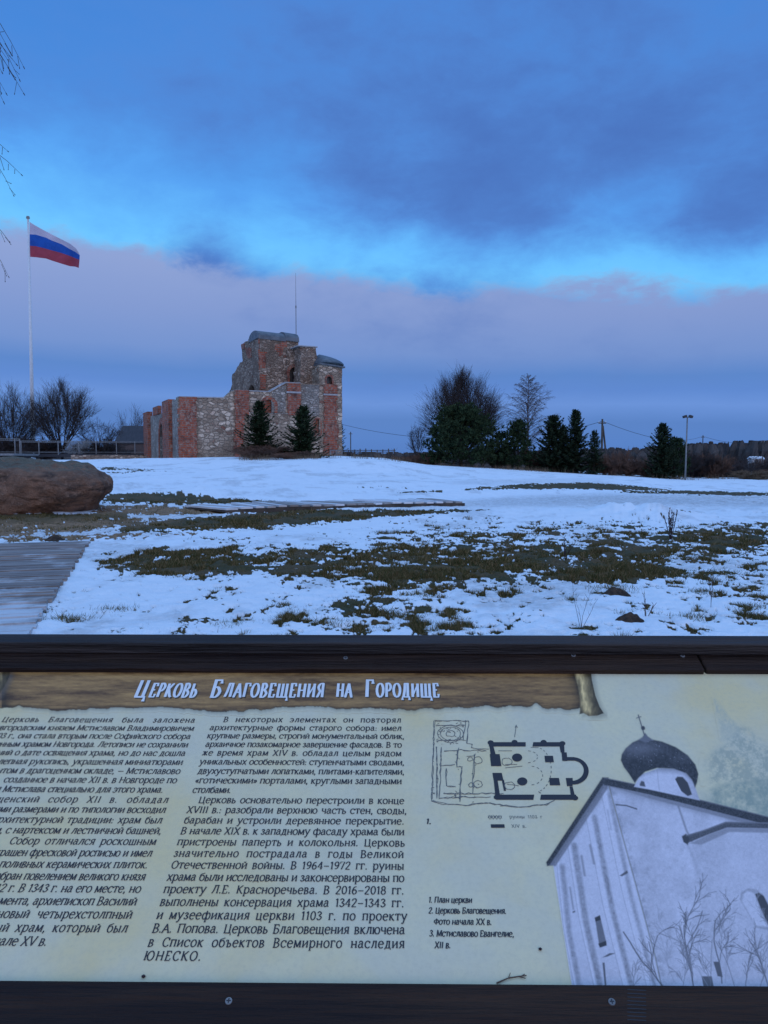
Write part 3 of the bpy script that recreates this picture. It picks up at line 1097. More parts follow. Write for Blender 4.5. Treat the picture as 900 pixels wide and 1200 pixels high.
for px, py, n in ((672, 768, 0.0122), (405, 771, 0.0122), (268, 1173, 0.0142), (717, 1174, 0.0142), (800, 768.5, 0.0122)):
    u, v = pan(px, py, n)
    sb = MB()
    sb.tube((u, v, n - 0.002), (u, v, n + 0.001), 0.0055, 0.0045, 14)
    sc = sb.build('screw', M['grey_metal'], board)
    cb = MB()
    cb.box(u - 0.003, u + 0.003, v - 0.0007, v + 0.0007, n + 0.0008, n + 0.0014)
    cb.box(u - 0.0007, u + 0.0007, v - 0.003, v + 0.003, n + 0.0008, n + 0.00145)
    cb.build('slot', M['black_metal'], sc)
# finger joint in the bottom rail
fj = Ink(0.01425)
for k in range(9):
    y = 1159 + 4.4 * k
    a, b = pan(735, y, 0.0142), pan(757, y + 1.2, 0.0142)
    fj.poly([a, (b[0], b[1]), (b[0], b[1] - 0.0012), (a[0], a[1] - 0.0012)])
fj.build('finger_joint', M['black_metal'], board)

# heading
tl = Ink(0.0009)
tsz = pan(300, 797.5)[1] - pan(300, 817)[1]
for dx, dy, nn in ((1.2, 1.2, 0),):
    sh = Ink(0.0006)
    for ink, ox, oy in ((sh, 1.3, 1.2), (tl, 0, 0)):
        for w, x0, x1 in (('Ц', 157, 174), ('ЕРКОВЬ', 174, 232), ('Б', 246, 261), ('ЛАГОВЕЩЕНИЯ', 262, 382), ('НА', 394, 415), ('Г', 428, 441), ('ОРОДИЩЕ', 441, 518)):
            big = len(w) == 1
            a, b = pan(x0 + ox, 817 + oy), pan(x1 + ox, 817 + oy)
            size = tsz * (1.0 if big else 0.80)
            ink.text(w, a[0], b[0] - 0.002, a[1], size, thick=.135, thin=.075, slant=.0, sx=.52, serif=.07, gap=.20, justify=True)
    sh.build('title_shadow', M['burnt'], board)
tl.build('title_lettering', M['title_white'], board)

COL1 = [
    ('Церковь Благовещения была заложена', 3, 230, 844), ('Новгородским князем Мстиславом Владимировичем', -12, 228, 853.5),
    ('1103 г., она стала вторым после Софийского собора', -10, 224, 863), ('каменным храмом Новгорода. Летописи не сохранили', -21, 221, 872.7),
    ('сведений о дате освящения храма, но до нас дошла', -29, 218, 882.6), ('великолепная рукопись, украшенная миниатюрами', -35, 215, 893),
    ('нтом в драгоценном окладе, — Мстиславово', -3, 212, 903.7), ('созданное в начале XII в. в Новгороде по', 5, 208, 914.4),
    ('я Мстислава специально для этого храма.', -4, 192, 925.5), ('Благовещенский собор XII в. обладал', -52, 199, 937.2),
    ('своими размерами и по типологии восходил', -22, 195, 949), ('архитектурной традиции: храм был', -8, 191, 961.2),
    ('м, с нартексом и лестничной башней,', -6, 190, 973.6), ('Собор отличался роскошным', 12, 184, 986.4),
    ('украшен фресковой росписью и имел', -11, 179, 999.8), ('поливных керамических плиток.', 0, 174, 1013.4),
    ('разобран повелением великого князя', -22, 171, 1027.4), ('1342 г. В 1343 г. на его месте, но', -17, 166, 1041.7),
    ('фундамента, архиепископ Василий', -36, 161, 1056.4), ('новый четырехстолпный', -3, 156, 1072),
    ('ый храм, который был', -6, 151, 1088), ('начале XV в.', -21, 56, 1104)]
COL2 = [
    ('В некоторых элементах он повторял', 262, 471, 844), ('архитектурные формы старого собора: имел', 246, 471, 853.5),
    ('крупные размеры, строгий монументальный облик,', 243, 474, 863), ('архаичное позакомарное завершение фасадов. В то', 241, 471, 873),
    ('же время храм XIV в. обладал целым рядом', 237, 471, 883), ('уникальных особенностей: ступенчатыми сводами,', 234, 474, 893.5),
    ('двухуступчатыми лопатками, плитами-капителями,', 232, 474, 904.4), ('«готическими» порталами, круглыми западными', 229, 471, 915.4),
    ('столбами.', 226, 271, 926.6), ('Церковь основательно перестроили в конце', 233, 474, 938.4),
    ('XVIII в.: разобрали верхнюю часть стен, своды,', 219, 477, 950), ('барабан и устроили деревянное перекрытие.', 216, 474, 962.2),
    ('В начале XIX в. к западному фасаду храма были', 212, 474, 974.7), ('пристроены паперть и колокольня. Церковь', 208, 475, 987.6),
    ('значительно пострадала в годы Великой', 204, 474, 1001), ('Отечественной войны. В 1964–1972 гг. руины', 201, 474, 1014.6),
    ('храма были исследованы и законсервированы по', 196, 474, 1028.7), ('проекту Л.Е. Красноречьева. В 2016–2018 гг.', 192, 474, 1043.2),
    ('выполнены консервация храма 1342–1343 гг.', 188, 474, 1058), ('и музеефикация церкви 1103 г. по проекту', 184, 478, 1073.4),
    ('В.А. Попова. Церковь Благовещения включена', 179, 475, 1089.2), ('в Список объектов Всемирного наследия', 174, 475, 1105.4),
    ('ЮНЕСКО.', 169, 244, 1121.5)]
pitch = (pan(330, 844)[1] - pan(330, 1121.5)[1]) / 22
CAPH = pitch * 0.62


def text_block(name, lines, size, **kw):
    ik = Ink(0.0008)
    for s, x0, x1, yc in lines:
        # yc is the middle of the small letters: move the base line down half an x-height
        a, b = pan(x0, yc), pan(x1, yc)
        ik.text(s, a[0], b[0], a[1] - size * XH / 2, size, **kw)
    return ik.build(name, M['ink'], board)


text_block('text_column', COL1, CAPH, thick=.138, thin=.08, sx=.92, slant=.05, serif=.13)
text_block('text_column', COL2, CAPH, thick=.145, thin=.08, sx=.92, slant=.05, serif=.13)
CAP = [('1. План церкви', 502, 553, 1055.5), ('2. Церковь Благовещения.', 502, 593, 1068), ('Фото начала XX в.', 508, 576, 1081),
       ('3. Мстиславово Евангелие,', 503, 602, 1094.8), ('XII в.', 509, 528, 1108.5)]
text_block('caption', CAP, CAPH * .70, thick=.17, thin=.09, slant=.16, sx=.95, serif=.11)
text_block('caption', [('1.', 499, 506, 963.5)], CAPH * .8, thick=.21, thin=.12, slant=.2, serif=.09)

# ground plan of the church: faint earlier walls, black later walls
pl = Ink(0.0006)
LWD = 0.0011
lw = lambda d: LWD
def pline(ik, pts, w=None, m=0):
    ik.ribbon([pan(*p) for p in pts], (lambda d: w) if w else lw, m)
prnd = random.Random(4)
def wob(pts, a=.8, closed=False):
    out = []
    for i in range(len(pts) - 1):
        (x0, y0), (x1, y1) = pts[i], pts[i + 1]
        n = max(1, int(math.hypot(x1 - x0, y1 - y0) / 5))
        for k in range(n):
            t = k / n
            out.append((x0 + (x1 - x0) * t + prnd.uniform(-a, a), y0 + (y1 - y0) * t + prnd.uniform(-a, a)))
    out.append(pts[-1])
    return out
for pts in ([(509, 845), (549, 845), (547, 871), (553, 873), (553, 877), (566, 878), (573, 878)], [(509, 845), (508, 871), (507, 900), (506, 940), (520, 942), (545, 944), (570, 941), (590, 944)],
            [(517, 876), (515, 936), (540, 934), (575, 934)], [(521, 880), (540, 879), (570, 880)], [(537, 876), (535, 899), (541, 899), (539, 940)], [(517, 897), (533, 896)],
            [(511, 850), (545, 850)], [(511, 868), (546, 868)], [(520, 930), (590, 930)], [(556, 884), (554, 930)], [(547, 886), (556, 886)],
            [(512, 876), (512, 936)], [(523, 900), (523, 922), (534, 922)], [(545, 845), (543, 868)], [(586, 944), (610, 946), (640, 943), (650, 938)]):
    for rep in range(2):
        pline(pl, wob(pts, 1.0))
for (cx, cy, rx, ry) in ((528, 860, 12, 8), (528, 860, 5, 3.4), (528, 860, 15, 10), (560, 891, 5, 4), (560, 919, 5, 4), (594, 893, 6, 4.5), (597, 921, 6, 4.5), (551, 890, 3, 2.4), (552, 920, 3, 2.4)):
    pline(pl, [(cx + rx * math.cos(t) + prnd.uniform(-.5, .5), cy + ry * math.sin(t) + prnd.uniform(-.5, .5)) for t in np.linspace(0, 2 * math.pi, 17)])
for k in range(46):
    x, y = prnd.uniform(510, 546), prnd.uniform(847, 872)
    pline(pl, [(x, y), (x + prnd.uniform(-3, 3), y + prnd.uniform(-2, 2))])
for k in range(40):
    x, y = prnd.choice([(509, 0), (536, 0), (557, 0)])[0] + prnd.uniform(-3, 3), prnd.uniform(876, 940)
    pline(pl, [(x, y), (x + prnd.uniform(-2.5, 2.5), y + prnd.uniform(-2, 2))])
# inner dashed curves
def dashed(pts, on=1):
    for i in range(0, len(pts) - 1, 2):
        pline(pl, [pts[i], pts[i + 1]])
dashed([(584, 880), (600, 880)] + [(618 + 12 * math.cos(t), 887 + 7 * math.sin(t)) for t in np.linspace(-1.5, 1.5, 12)] + [(606, 896), (592, 896)])
dashed([(592, 900), (612, 898)] + [(622 + 14 * math.cos(t), 909 + 11 * math.sin(t)) for t in np.linspace(-1.5, 1.5, 14)] + [(608, 921), (594, 919)])
dashed([(622, 876)] + [(628 + 18 * math.cos(t), 902 + 26 * math.sin(t)) for t in np.linspace(-1.4, 1.4, 26)] + [(634, 930)])
pline(pl, [(603, 864), (605, 850.5)])
pline(pl, [(603.6, 853), (605, 849.5), (606.4, 853)])
for x in range(572, 588, 4):
    pline(pl, [(x, 959), (x + 2, 955.5), (x + 4, 959)])
    pline(pl, [(x, 956), (x + 2, 960.5), (x + 4, 956)])
pl.build('plan_drawing', M['ink_mid'], board)
pw = Ink(0.0007)
def quad(x0, y0, x1, y1, x2, y2, x3, y3):
    pw.poly([pan(x0, y0), pan(x1, y1), pan(x2, y2), pan(x3, y3)])
quad(573, 870, 616, 870, 616, 875, 573, 875)
quad(625, 870, 661, 870, 661, 875, 624, 875)
quad(573.5, 874, 578, 874, 581, 885, 575, 885)
quad(574, 884, 585.5, 884, 587.5, 898, 575.5, 898)
quad(577, 906, 588, 906, 590, 915, 578.5, 915)
quad(578.5, 914, 583, 914, 586, 933, 580.5, 933)
quad(588, 914, 590.5, 914, 593, 927, 590.5, 927)
quad(580, 931.5, 626, 931.5, 625, 937.5, 581.5, 937.5)
quad(634, 931.5, 675, 931.5, 676, 937.5, 633, 937.5)
quad(655, 870, 661, 870, 661.5, 882, 657, 882)
quad(658, 882, 664, 882, 665, 892, 659, 892)
quad(663, 912, 671, 912, 671, 921.5, 664.5, 921.5)
quad(667.5, 922, 671, 922, 674, 934, 669, 934)
for cx, cy in ((575, 870.5), (603, 870), (637, 870), (659, 871.5), (582, 934.5), (674, 935.5)):
    pw.poly([pan(cx + 3.6 * math.cos(t), cy + 2.7 * math.sin(t)) for t in np.linspace(0, 6.28, 13)[:-1]])
pline(pw, [(661, 889.5)] + [(671 + 16 * math.cos(t), 903.5 + 14 * math.sin(t)) for t in np.linspace(-1.45, 1.5, 16)] + [(667, 916)], 0.0085)
for cx, cy in ((606, 888), (612, 916)):
    pw.poly([pan(cx + 6 * math.cos(t), cy + 4.7 * math.sin(t)) for t in np.linspace(0, 6.28, 19)[:-1]])
quad(638, 886, 648, 886, 649, 893.5, 639, 893.5)
quad(643.5, 912, 655, 912, 656.5, 920.5, 644.5, 920.5)
quad(575, 966.3, 591, 966.3, 591.5, 970.3, 575.5, 970.3)
pw.build('plan_walls', M['ink'], board)
lg = Ink(0.0006)
for s, x0, x1, y in (('руины 1103 г', 597, 636, 957.5), ('XIV в.', 599.5, 617, 968.5)):
    a, b = pan(x0, y), pan(x1, y)
    lg.text(s, a[0], b[0], a[1] - CAPH * .2, CAPH * .46, thick=.13, thin=.07, slant=0)
lg.build('plan_legend', M['ink_mid'], board)

# old photograph of the church and the burnt scroll: tonal prints, worked out as colours on a fine grid of the panel
class Print:
    def __init__(self, x0, x1, y0, y1, step):
        self.xs = np.arange(x0, x1 + step / 2, step)
        self.ys = np.arange(y0, y1 + step / 2, step)
        self.X, self.Y = np.meshgrid(self.xs, self.ys)
        self.step = step
        self.C = np.zeros(self.X.shape + (3,))
        self.A = np.zeros(self.X.shape)

    def inside(self, poly, soft=0.6):
        X, Y = self.X, self.Y
        c = np.zeros(X.shape, bool)
        dm = np.full(X.shape, 1e9)
        n = len(poly)
        for k in range(n):
            (xa, ya), (xb, yb) = poly[k], poly[(k + 1) % n]
            if ya != yb:
                hit = ((ya > Y) != (yb > Y)) & (X < (xb - xa) * (Y - ya) / (yb - ya) + xa)
                c ^= hit
            L2 = (xb - xa) ** 2 + (yb - ya) ** 2 + 1e-9
            t = np.clip(((X - xa) * (xb - xa) + (Y - ya) * (yb - ya)) / L2, 0, 1)
            dm = np.minimum(dm, np.hypot(X - xa - t * (xb - xa), Y - ya - t * (yb - ya)))
        return np.clip(0.5 + np.where(c, dm, -dm) / (2 * soft), 0, 1)

    def line(self, pts, w, soft=0.7):
        X, Y = self.X, self.Y
        m = np.zeros(X.shape)
        for (xa, ya), (xb, yb) in zip(pts[:-1], pts[1:]):
            pad = w + soft * 2
            i0, i1 = np.searchsorted(self.xs, [min(xa, xb) - pad, max(xa, xb) + pad])
            j0, j1 = np.searchsorted(self.ys, [min(ya, yb) - pad, max(ya, yb) + pad])
            if i1 <= i0 or j1 <= j0:
                continue
            x, y = X[j0:j1, i0:i1], Y[j0:j1, i0:i1]
            L2 = (xb - xa) ** 2 + (yb - ya) ** 2 + 1e-9
            t = np.clip(((x - xa) * (xb - xa) + (y - ya) * (yb - ya)) / L2, 0, 1)
            d = np.hypot(x - xa - t * (xb - xa), y - ya - t * (yb - ya))
            m[j0:j1, i0:i1] = np.maximum(m[j0:j1, i0:i1], np.clip(0.5 + (w / 2 - d) / (2 * soft), 0, 1))
        return m

    def put(self, m, col, tint=(1.05, .94, .98)):
        """lay a tone (number or array) or an rgb over what is there, weighted by m"""
        if isinstance(col, tuple):
            c = np.broadcast_to(np.array(col), self.C.shape)
        else:
            c = np.asarray(col)[..., None] * np.array(tint)
            c = np.broadcast_to(c, self.C.shape)
        a = m + self.A * (1 - m)
        w = np.where(a > 1e-6, m / np.maximum(a, 1e-6), 0)[..., None]
        self.C = self.C * (1 - w) + c * w
        self.A = a

    def mul(self, m, k):
        self.C = self.C * (1 - m[..., None] * (1 - k))

    def build(self, name, material, n):
        d = FWD[None, None, :] * FPX + RGT[None, None, :] * (self.X[..., None] - 450) + UPV[None, None, :] * (600 - self.Y[..., None])
        t = np.dot(P0 + EN * n - CAMP, EN) / (d @ EN)
        q = CAMP + d * t[..., None] - P0
        V = np.stack([q @ ER, q @ EV, np.full(self.X.shape, n)], -1).reshape(-1, 3)
        nr, nc = self.X.shape
        idx = np.arange(nr * nc).reshape(nr, nc)
        keep = (np.maximum.reduce([self.A[:-1, :-1], self.A[1:, :-1], self.A[:-1, 1:], self.A[1:, 1:]]) > 0.004)
        F = np.stack([idx[:-1, :-1], idx[1:, :-1], idx[1:, 1:], idx[:-1, 1:]], -1)[keep]
        used = np.unique(F)
        remap = np.zeros(nr * nc, dtype=np.int64)
        remap[used] = np.arange(len(used))
        at = np.concatenate([np.clip(self.C, 0, 1).reshape(-1, 3), self.A.reshape(-1, 1)], 1)[used]
        return obj_np(name, V[used], remap[F], material, board, False, None, at)


def tone_mat(name):
    m = print_mat(name, (0.66, 0.58, 0.40, 1), (0.73, 0.62, 0.38, 1), (0.74, 0.56, 0.26, 1))
    t = NT(m.node_tree)
    bs = t.n['Principled BSDF']
    base = bs.inputs['Base Color'].links[0].from_socket
    at = t.new('ShaderNodeAttribute', attribute_name='cover')
    t.l.new(t.mix(at.outputs['Alpha'], base, at.outputs['Color']), bs.inputs['Base Color'])
    return m


M['tones'] = tone_mat('printed_tones')


def build_photo():
    P = Print(636, 1012, 815, 1164, 0.62)
    X, Y = P.X, P.Y
    nb = lambda s, seed, o=4, g=.6: fbm(X * s, Y * s, seed, o, g)
    # pale landscape fading into the parchment
    fade = sstep(812, 850, X)
    fld = P.inside([(815, 928), (850, 918), (900, 911), (1012, 900), (1012, 975), (815, 945)], 2.5)
    P.put(fld * fade * (0.52 + .10 * nb(.09, 3)), 0.0, )
    P.C[...] = 0
    P.put(fld * fade * 0.0, 0.3)
    P.A[...] = 0
    P.put(np.clip(fld * fade * (.75 + .16 * nb(.10, 3) + .10 * nb(.4, 4)), 0, .95), (0.30, 0.33, 0.25))
    hill = np.clip((Y - (864 + 20 * np.exp(-((X - 868) / 18.0) ** 2) * -1 + .25 * np.abs(X - 880))) / 14, 0, 1) * np.clip((922 - Y) / 8, 0, 1) * sstep(818, 846, X)
    P.put(np.clip(hill * (.52 + .32 * nb(.13, 7, 5, .7) + .12 * nb(.5, 8)), 0, .8), (0.37, 0.37, 0.27))
    st = P.inside([(835.5, 818), (837.5, 818), (852, 836), (866, 852), (869, 866), (845, 868), (842, 850)], 1.6)
    P.put(np.clip(st * (.40 + .15 * nb(.3, 9)), 0, .7), (0.43, 0.42, 0.31))
    # walls: left face and right face
    grain = .020 * nb(1.3, 21, 2) + .018 * nb(.35, 22, 4, .7)
    left = P.inside([(648, 1012), (712, 916), (724, 960), (768, 1122), (776, 1164), (671.5, 1164)], .7)
    edge = np.interp(Y, [916, 960, 1040, 1122, 1164], [712, 724, 746, 768, 777])
    lv = .60 + .04 * np.clip(1 - (edge - X) / 60, 0, 1) - .05 * sstep(1080, 1160, Y) + grain
    P.put(left, lv)
    right = P.inside([(712, 916), (900, 966), (1012, 995), (1012, 1164), (776, 1164), (768, 1122), (724, 960)], .7)
    rv = .545 + .045 * sstep(0, 90, X - edge) - .10 * sstep(1040, 1160, Y) * sstep(20, 120, X - edge) + grain + .028 * nb(.05, 24, 4, .6)
    rv = rv - .05 * np.clip(nb(.12, 25) - .6, 0, 1.5) * sstep(930, 1010, Y)
    P.put(right, rv)
    # shadow under the eaves
    eave_r = np.interp(X, [712, 760, 900, 1012], [918, 931, 968, 998])
    P.mul(right * np.clip(1 - (Y - eave_r) / 13, 0, 1) ** 1.5, .50)
    eave_l = np.interp(X, [641, 712], [1016, 920])
    P.mul(left * np.clip(1 - (Y - eave_l) / 16, 0, 1) ** 1.3, .52)
    # pilasters, recesses
    def pil(a, b, wl, wd, k):
        pts = [a, ((a[0] + b[0]) / 2 - 3, (a[1] + b[1]) / 2), b]
        P.put(P.line(pts, wl, 1.2) * left * .9, .655 + grain)
        off = [(p[0] + wl * .5 + wd * .55, p[1] + 3) for p in pts]
        P.mul(P.line(off, wd, 1.6) * left * (.85 + .12 * nb(.3, 31)), k)
        P.mul(P.line([(p[0] - wl * .55, p[1]) for p in pts], .8, .6) * left, .72)
    pil((654, 1012), (676, 1164), 3, 6, .55)
    pil((667, 988), (700, 1164), 4, 7, .50)
    pil((690, 955), (736, 1164), 7, 6, .48)
    pil((708, 928), (764, 1164), 7, 5, .58)
    ex = [(714, 922), (724, 960), (746, 1040), (768, 1122), (777, 1164)]
    P.mul(P.line(ex, 1.5, .7), .42)
    P.mul(P.line([(p[0] + 4, p[1] + 4) for p in ex], 5, 2.2) * right * np.clip(.5 + .5 * nb(.2, 33), 0, 1), .75)
    P.mul(P.line([(795, 945), (804, 972), (811, 986)], 2.2, 1) * right, .5)
    P.mul(P.line([(806, 990), (813, 1006), (818, 1024)], 3.5, 1.6) * right * .8, .72)
    P.mul(P.line([(716, 972), (712, 950)], 2.0, 1), .75)
    # roofs
    rn = .016 * nb(.9, 41, 3)
    P.put(P.inside([(641, 1015), (640, 1010.5), (706, 911), (713, 911), (714, 919), (709, 921), (648, 1014)], .7), .050 + rn)
    P.put(P.inside([(644, 1014), (707, 919), (712, 920), (712, 924), (651, 1015)], .8) * .9, .22 + rn)
    P.put(P.inside([(706, 911), (760, 922), (900, 957), (1012, 985), (1012, 996), (900, 967), (760, 931), (708, 920)], .7), .050 + rn)
    P.put(P.inside([(712, 920.5), (760, 931), (900, 967), (1012, 996), (1012, 1001), (900, 971.5), (758, 935)], .8) * .85, .25 + rn)
    P.put(P.line([(708, 911.5), (760, 922.5), (900, 957.5), (1012, 985.5)], .9, .6) * .7, .22)
    # apse: roof, curved wall
    aps = P.inside([(811, 990), (855, 976), (905, 976), (1012, 1000), (1012, 1164), (835, 1164), (820, 1060)], 3)
    P.put(aps * .55, .56 - .10 * np.clip(1 - (X - 812 - (Y - 990) * .05) / 50, 0, 1) + grain)
    P.put(P.inside([(800, 982), (803, 979), (825, 972.5), (850, 963), (905, 964), (1012, 985), (1012, 994), (905, 971), (852, 970), (830, 978), (806, 988)], .7), .10 + rn)
    P.put(P.inside([(808, 988.5), (830, 978), (852, 970), (905, 971), (1012, 994), (1012, 999), (905, 976), (855, 975), (822, 990)], .9) * .9, .29 + rn)
    P.put(P.inside([(799, 980), (804, 977), (808, 983), (806, 990), (801, 987)], .8), .06)
    P.put(P.line([(804, 979.5), (826, 973), (850, 964), (905, 964.5)], .9, .6) * .7, .26)
    # windows
    P.put(P.inside([(867, 1054), (868.5, 1046), (876, 1041), (886, 1042), (894, 1048), (905, 1066), (909, 1092), (886, 1087)], .9), .40 + grain)
    P.put(P.inside([(869.5, 1056), (871, 1048), (876, 1044), (884, 1047), (891, 1068), (900, 1086), (886, 1085)], 1.2), .62 + grain)
    P.put(P.inside([(885, 1048), (889, 1046), (895, 1050), (906, 1072), (908, 1090), (901, 1086), (893, 1068)], .7), .07)
    for x, y, dx, h, w in ((680, 1003, 4, 24, 2.8), (690, 990, 5, 23, 2.8), (667, 1040, 4, 26, 2.0)):
        P.put(P.inside([(x, y), (x + w * .6, y - 1.5), (x + w, y), (x + dx + w, y + h), (x + dx, y + h)], .8) * .85, .30)
    P.put(P.inside([(697, 1075), (703, 1072.5), (711, 1106), (704, 1110), (702, 1107)], .7), .17 + .5 * np.clip(grain, 0, .1))
    P.put(P.inside([(697, 1076), (703, 1072.5), (704, 1078), (698, 1080)], .6), .05)
    P.put(P.inside([(701, 1106), (710, 1102.5), (711, 1108), (703, 1110.5)], .6), .05)
    for pts in ([(726, 1026), (735, 1020), (736, 1023), (729, 1027)], [(706, 1122), (714, 1117), (721, 1117), (712, 1121)], [(671, 1068), (674, 1067), (674, 1069), (671, 1070)],
                [(706, 1128), (708.5, 1128), (711.5, 1164), (709.5, 1164)], [(822, 1144), (834, 1144), (838, 1164), (826, 1164)], [(836, 1127), (843, 1127), (847, 1145), (841, 1144)]):
        P.put(P.inside(pts, .6) * .9, .08)
    P.put(P.line([(722, 943), (734, 944), (746, 948)], 1.6, .6), .12)
    # drum
    drum = P.inside([(743, 922), (750, 908), (772, 900), (800, 901), (812, 914), (820, 938), (760, 925)], .7)
    P.put(drum, .64 - .16 * sstep(785, 818, X) - .08 * sstep(758, 745, X) + grain)
    P.mul(drum * P.line([(770, 903), (773, 929)], .9, .6), .75)
    P.mul(drum * np.clip(1 - (Y - np.interp(X, [743, 770, 800, 816], [908, 901, 903, 915])) / 6, 0, 1), .55)
    P.put(P.inside([(791, 913), (794, 910), (800, 910.5), (806, 917), (811, 931), (806, 933), (798, 927)], .7), .06)
    P.put(P.line([(790.5, 914), (798, 928)], 1.2, .6) * .7, .70)
    P.put(P.inside([(749.5, 919), (751.5, 915), (755, 916), (756.5, 922), (750, 921)], .7), .10)
    # onion dome with a soft sheen and specks of light
    dome = P.inside([(744, 918), (737, 907), (731, 899), (727.5, 891), (728.5, 884), (733, 877), (741, 870), (749, 866.5), (753, 864), (756, 859), (759, 863), (764, 866.5), (776, 869), (792, 875.5), (806, 885), (815, 896), (818.5, 907), (817, 917), (814.5, 923), (811, 914), (804, 906), (790, 901), (770, 900), (756, 904.5), (748, 912)], .8)
    sh = np.exp(-(((X - 748) / 26) ** 2 + ((Y - 877) / 9) ** 2)) * .10 + np.exp(-(((X - 800) / 14) ** 2 + ((Y - 888) / 7) ** 2)) * .03
    dv = .045 + sh + .010 * nb(.5, 51) + .10 * (vnoise(X * .55, Y * .55, 52) > .93) * sstep(0, 1, dome)
    P.put(dome, dv)
    P.put(P.inside([(748, 867), (754, 863), (756, 859), (759, 863), (765, 867), (757, 870)], 1) * .7, .20)
    P.put(P.line([(748, 838), (755, 861)], 1.3, .5), .10)
    P.put(P.line([(746, 841.5), (751, 839.8)], 1.0, .5), .12)
    P.put(P.line([(753.5, 853), (753.7, 853.4)], 4.6, .6), .06)
    # bare branches in front of the old church
    def twig2(x, y, a, L, w, dep, tone, op):
        n = 6
        Q = [(x, y)]
        for i in range(n):
            a += frn.gauss(0, .11)
            x, y = x + L / n * math.sin(a), y - L / n * math.cos(a)
            Q.append((x, y))
        P.put(P.line(Q, w, .55) * op, tone)
        if dep:
            for i in range(1, n + 1):
                if frn.random() < .60:
                    twig2(Q[i][0], Q[i][1], a + frn.choice((-1, 1)) * frn.uniform(.2, .7), L * frn.uniform(.32, .60), max(.45, w * .66), dep - 1, tone, op)
    for x, y, a, L, w, d, tone, op in ((790, 1150, -.30, 50, 1.0, 3, .34, .55), (850, 1152, .1, 52, 1.0, 3, .34, .55), (905, 1150, -.1, 62, 1.0, 3, .34, .55), (762, 1154, -.1, 34, .9, 2, .34, .6), (830, 1156, -.5, 44, .9, 3, .36, .5),
                                (780, 1160, -.80, 84, 1.7, 3, .11, .85), (814, 1162, -.26, 78, 1.6, 3, .12, .85), (846, 1152, -.08, 74, 1.5, 3, .13, .85), (874, 1160, -.2, 44, 1.1, 2, .14, .8), (902, 1162, -.42, 66, 1.3, 3, .14, .8), (742, 1160, .1, 26, .8, 2, .2, .8), (940, 1160, -.3, 60, 1.4, 3, .13, .85), (985, 1160, -.2, 66, 1.4, 3, .13, .85),
                                (800, 1160, .05, 50, .9, 3, .22, .75), (832, 1160, .2, 58, .9, 3, .22, .75), (862, 1160, -.35, 62, 1.0, 3, .20, .75), (890, 1160, .1, 56, .9, 3, .22, .75), (770, 1160, -.45, 46, .8, 2, .25, .7), (918, 1160, -.25, 70, 1.0, 3, .2, .75)):
        twig2(x, y, a, L, w, d, tone, op)
    P.build('church_photograph', M['tones'], 0.0003)


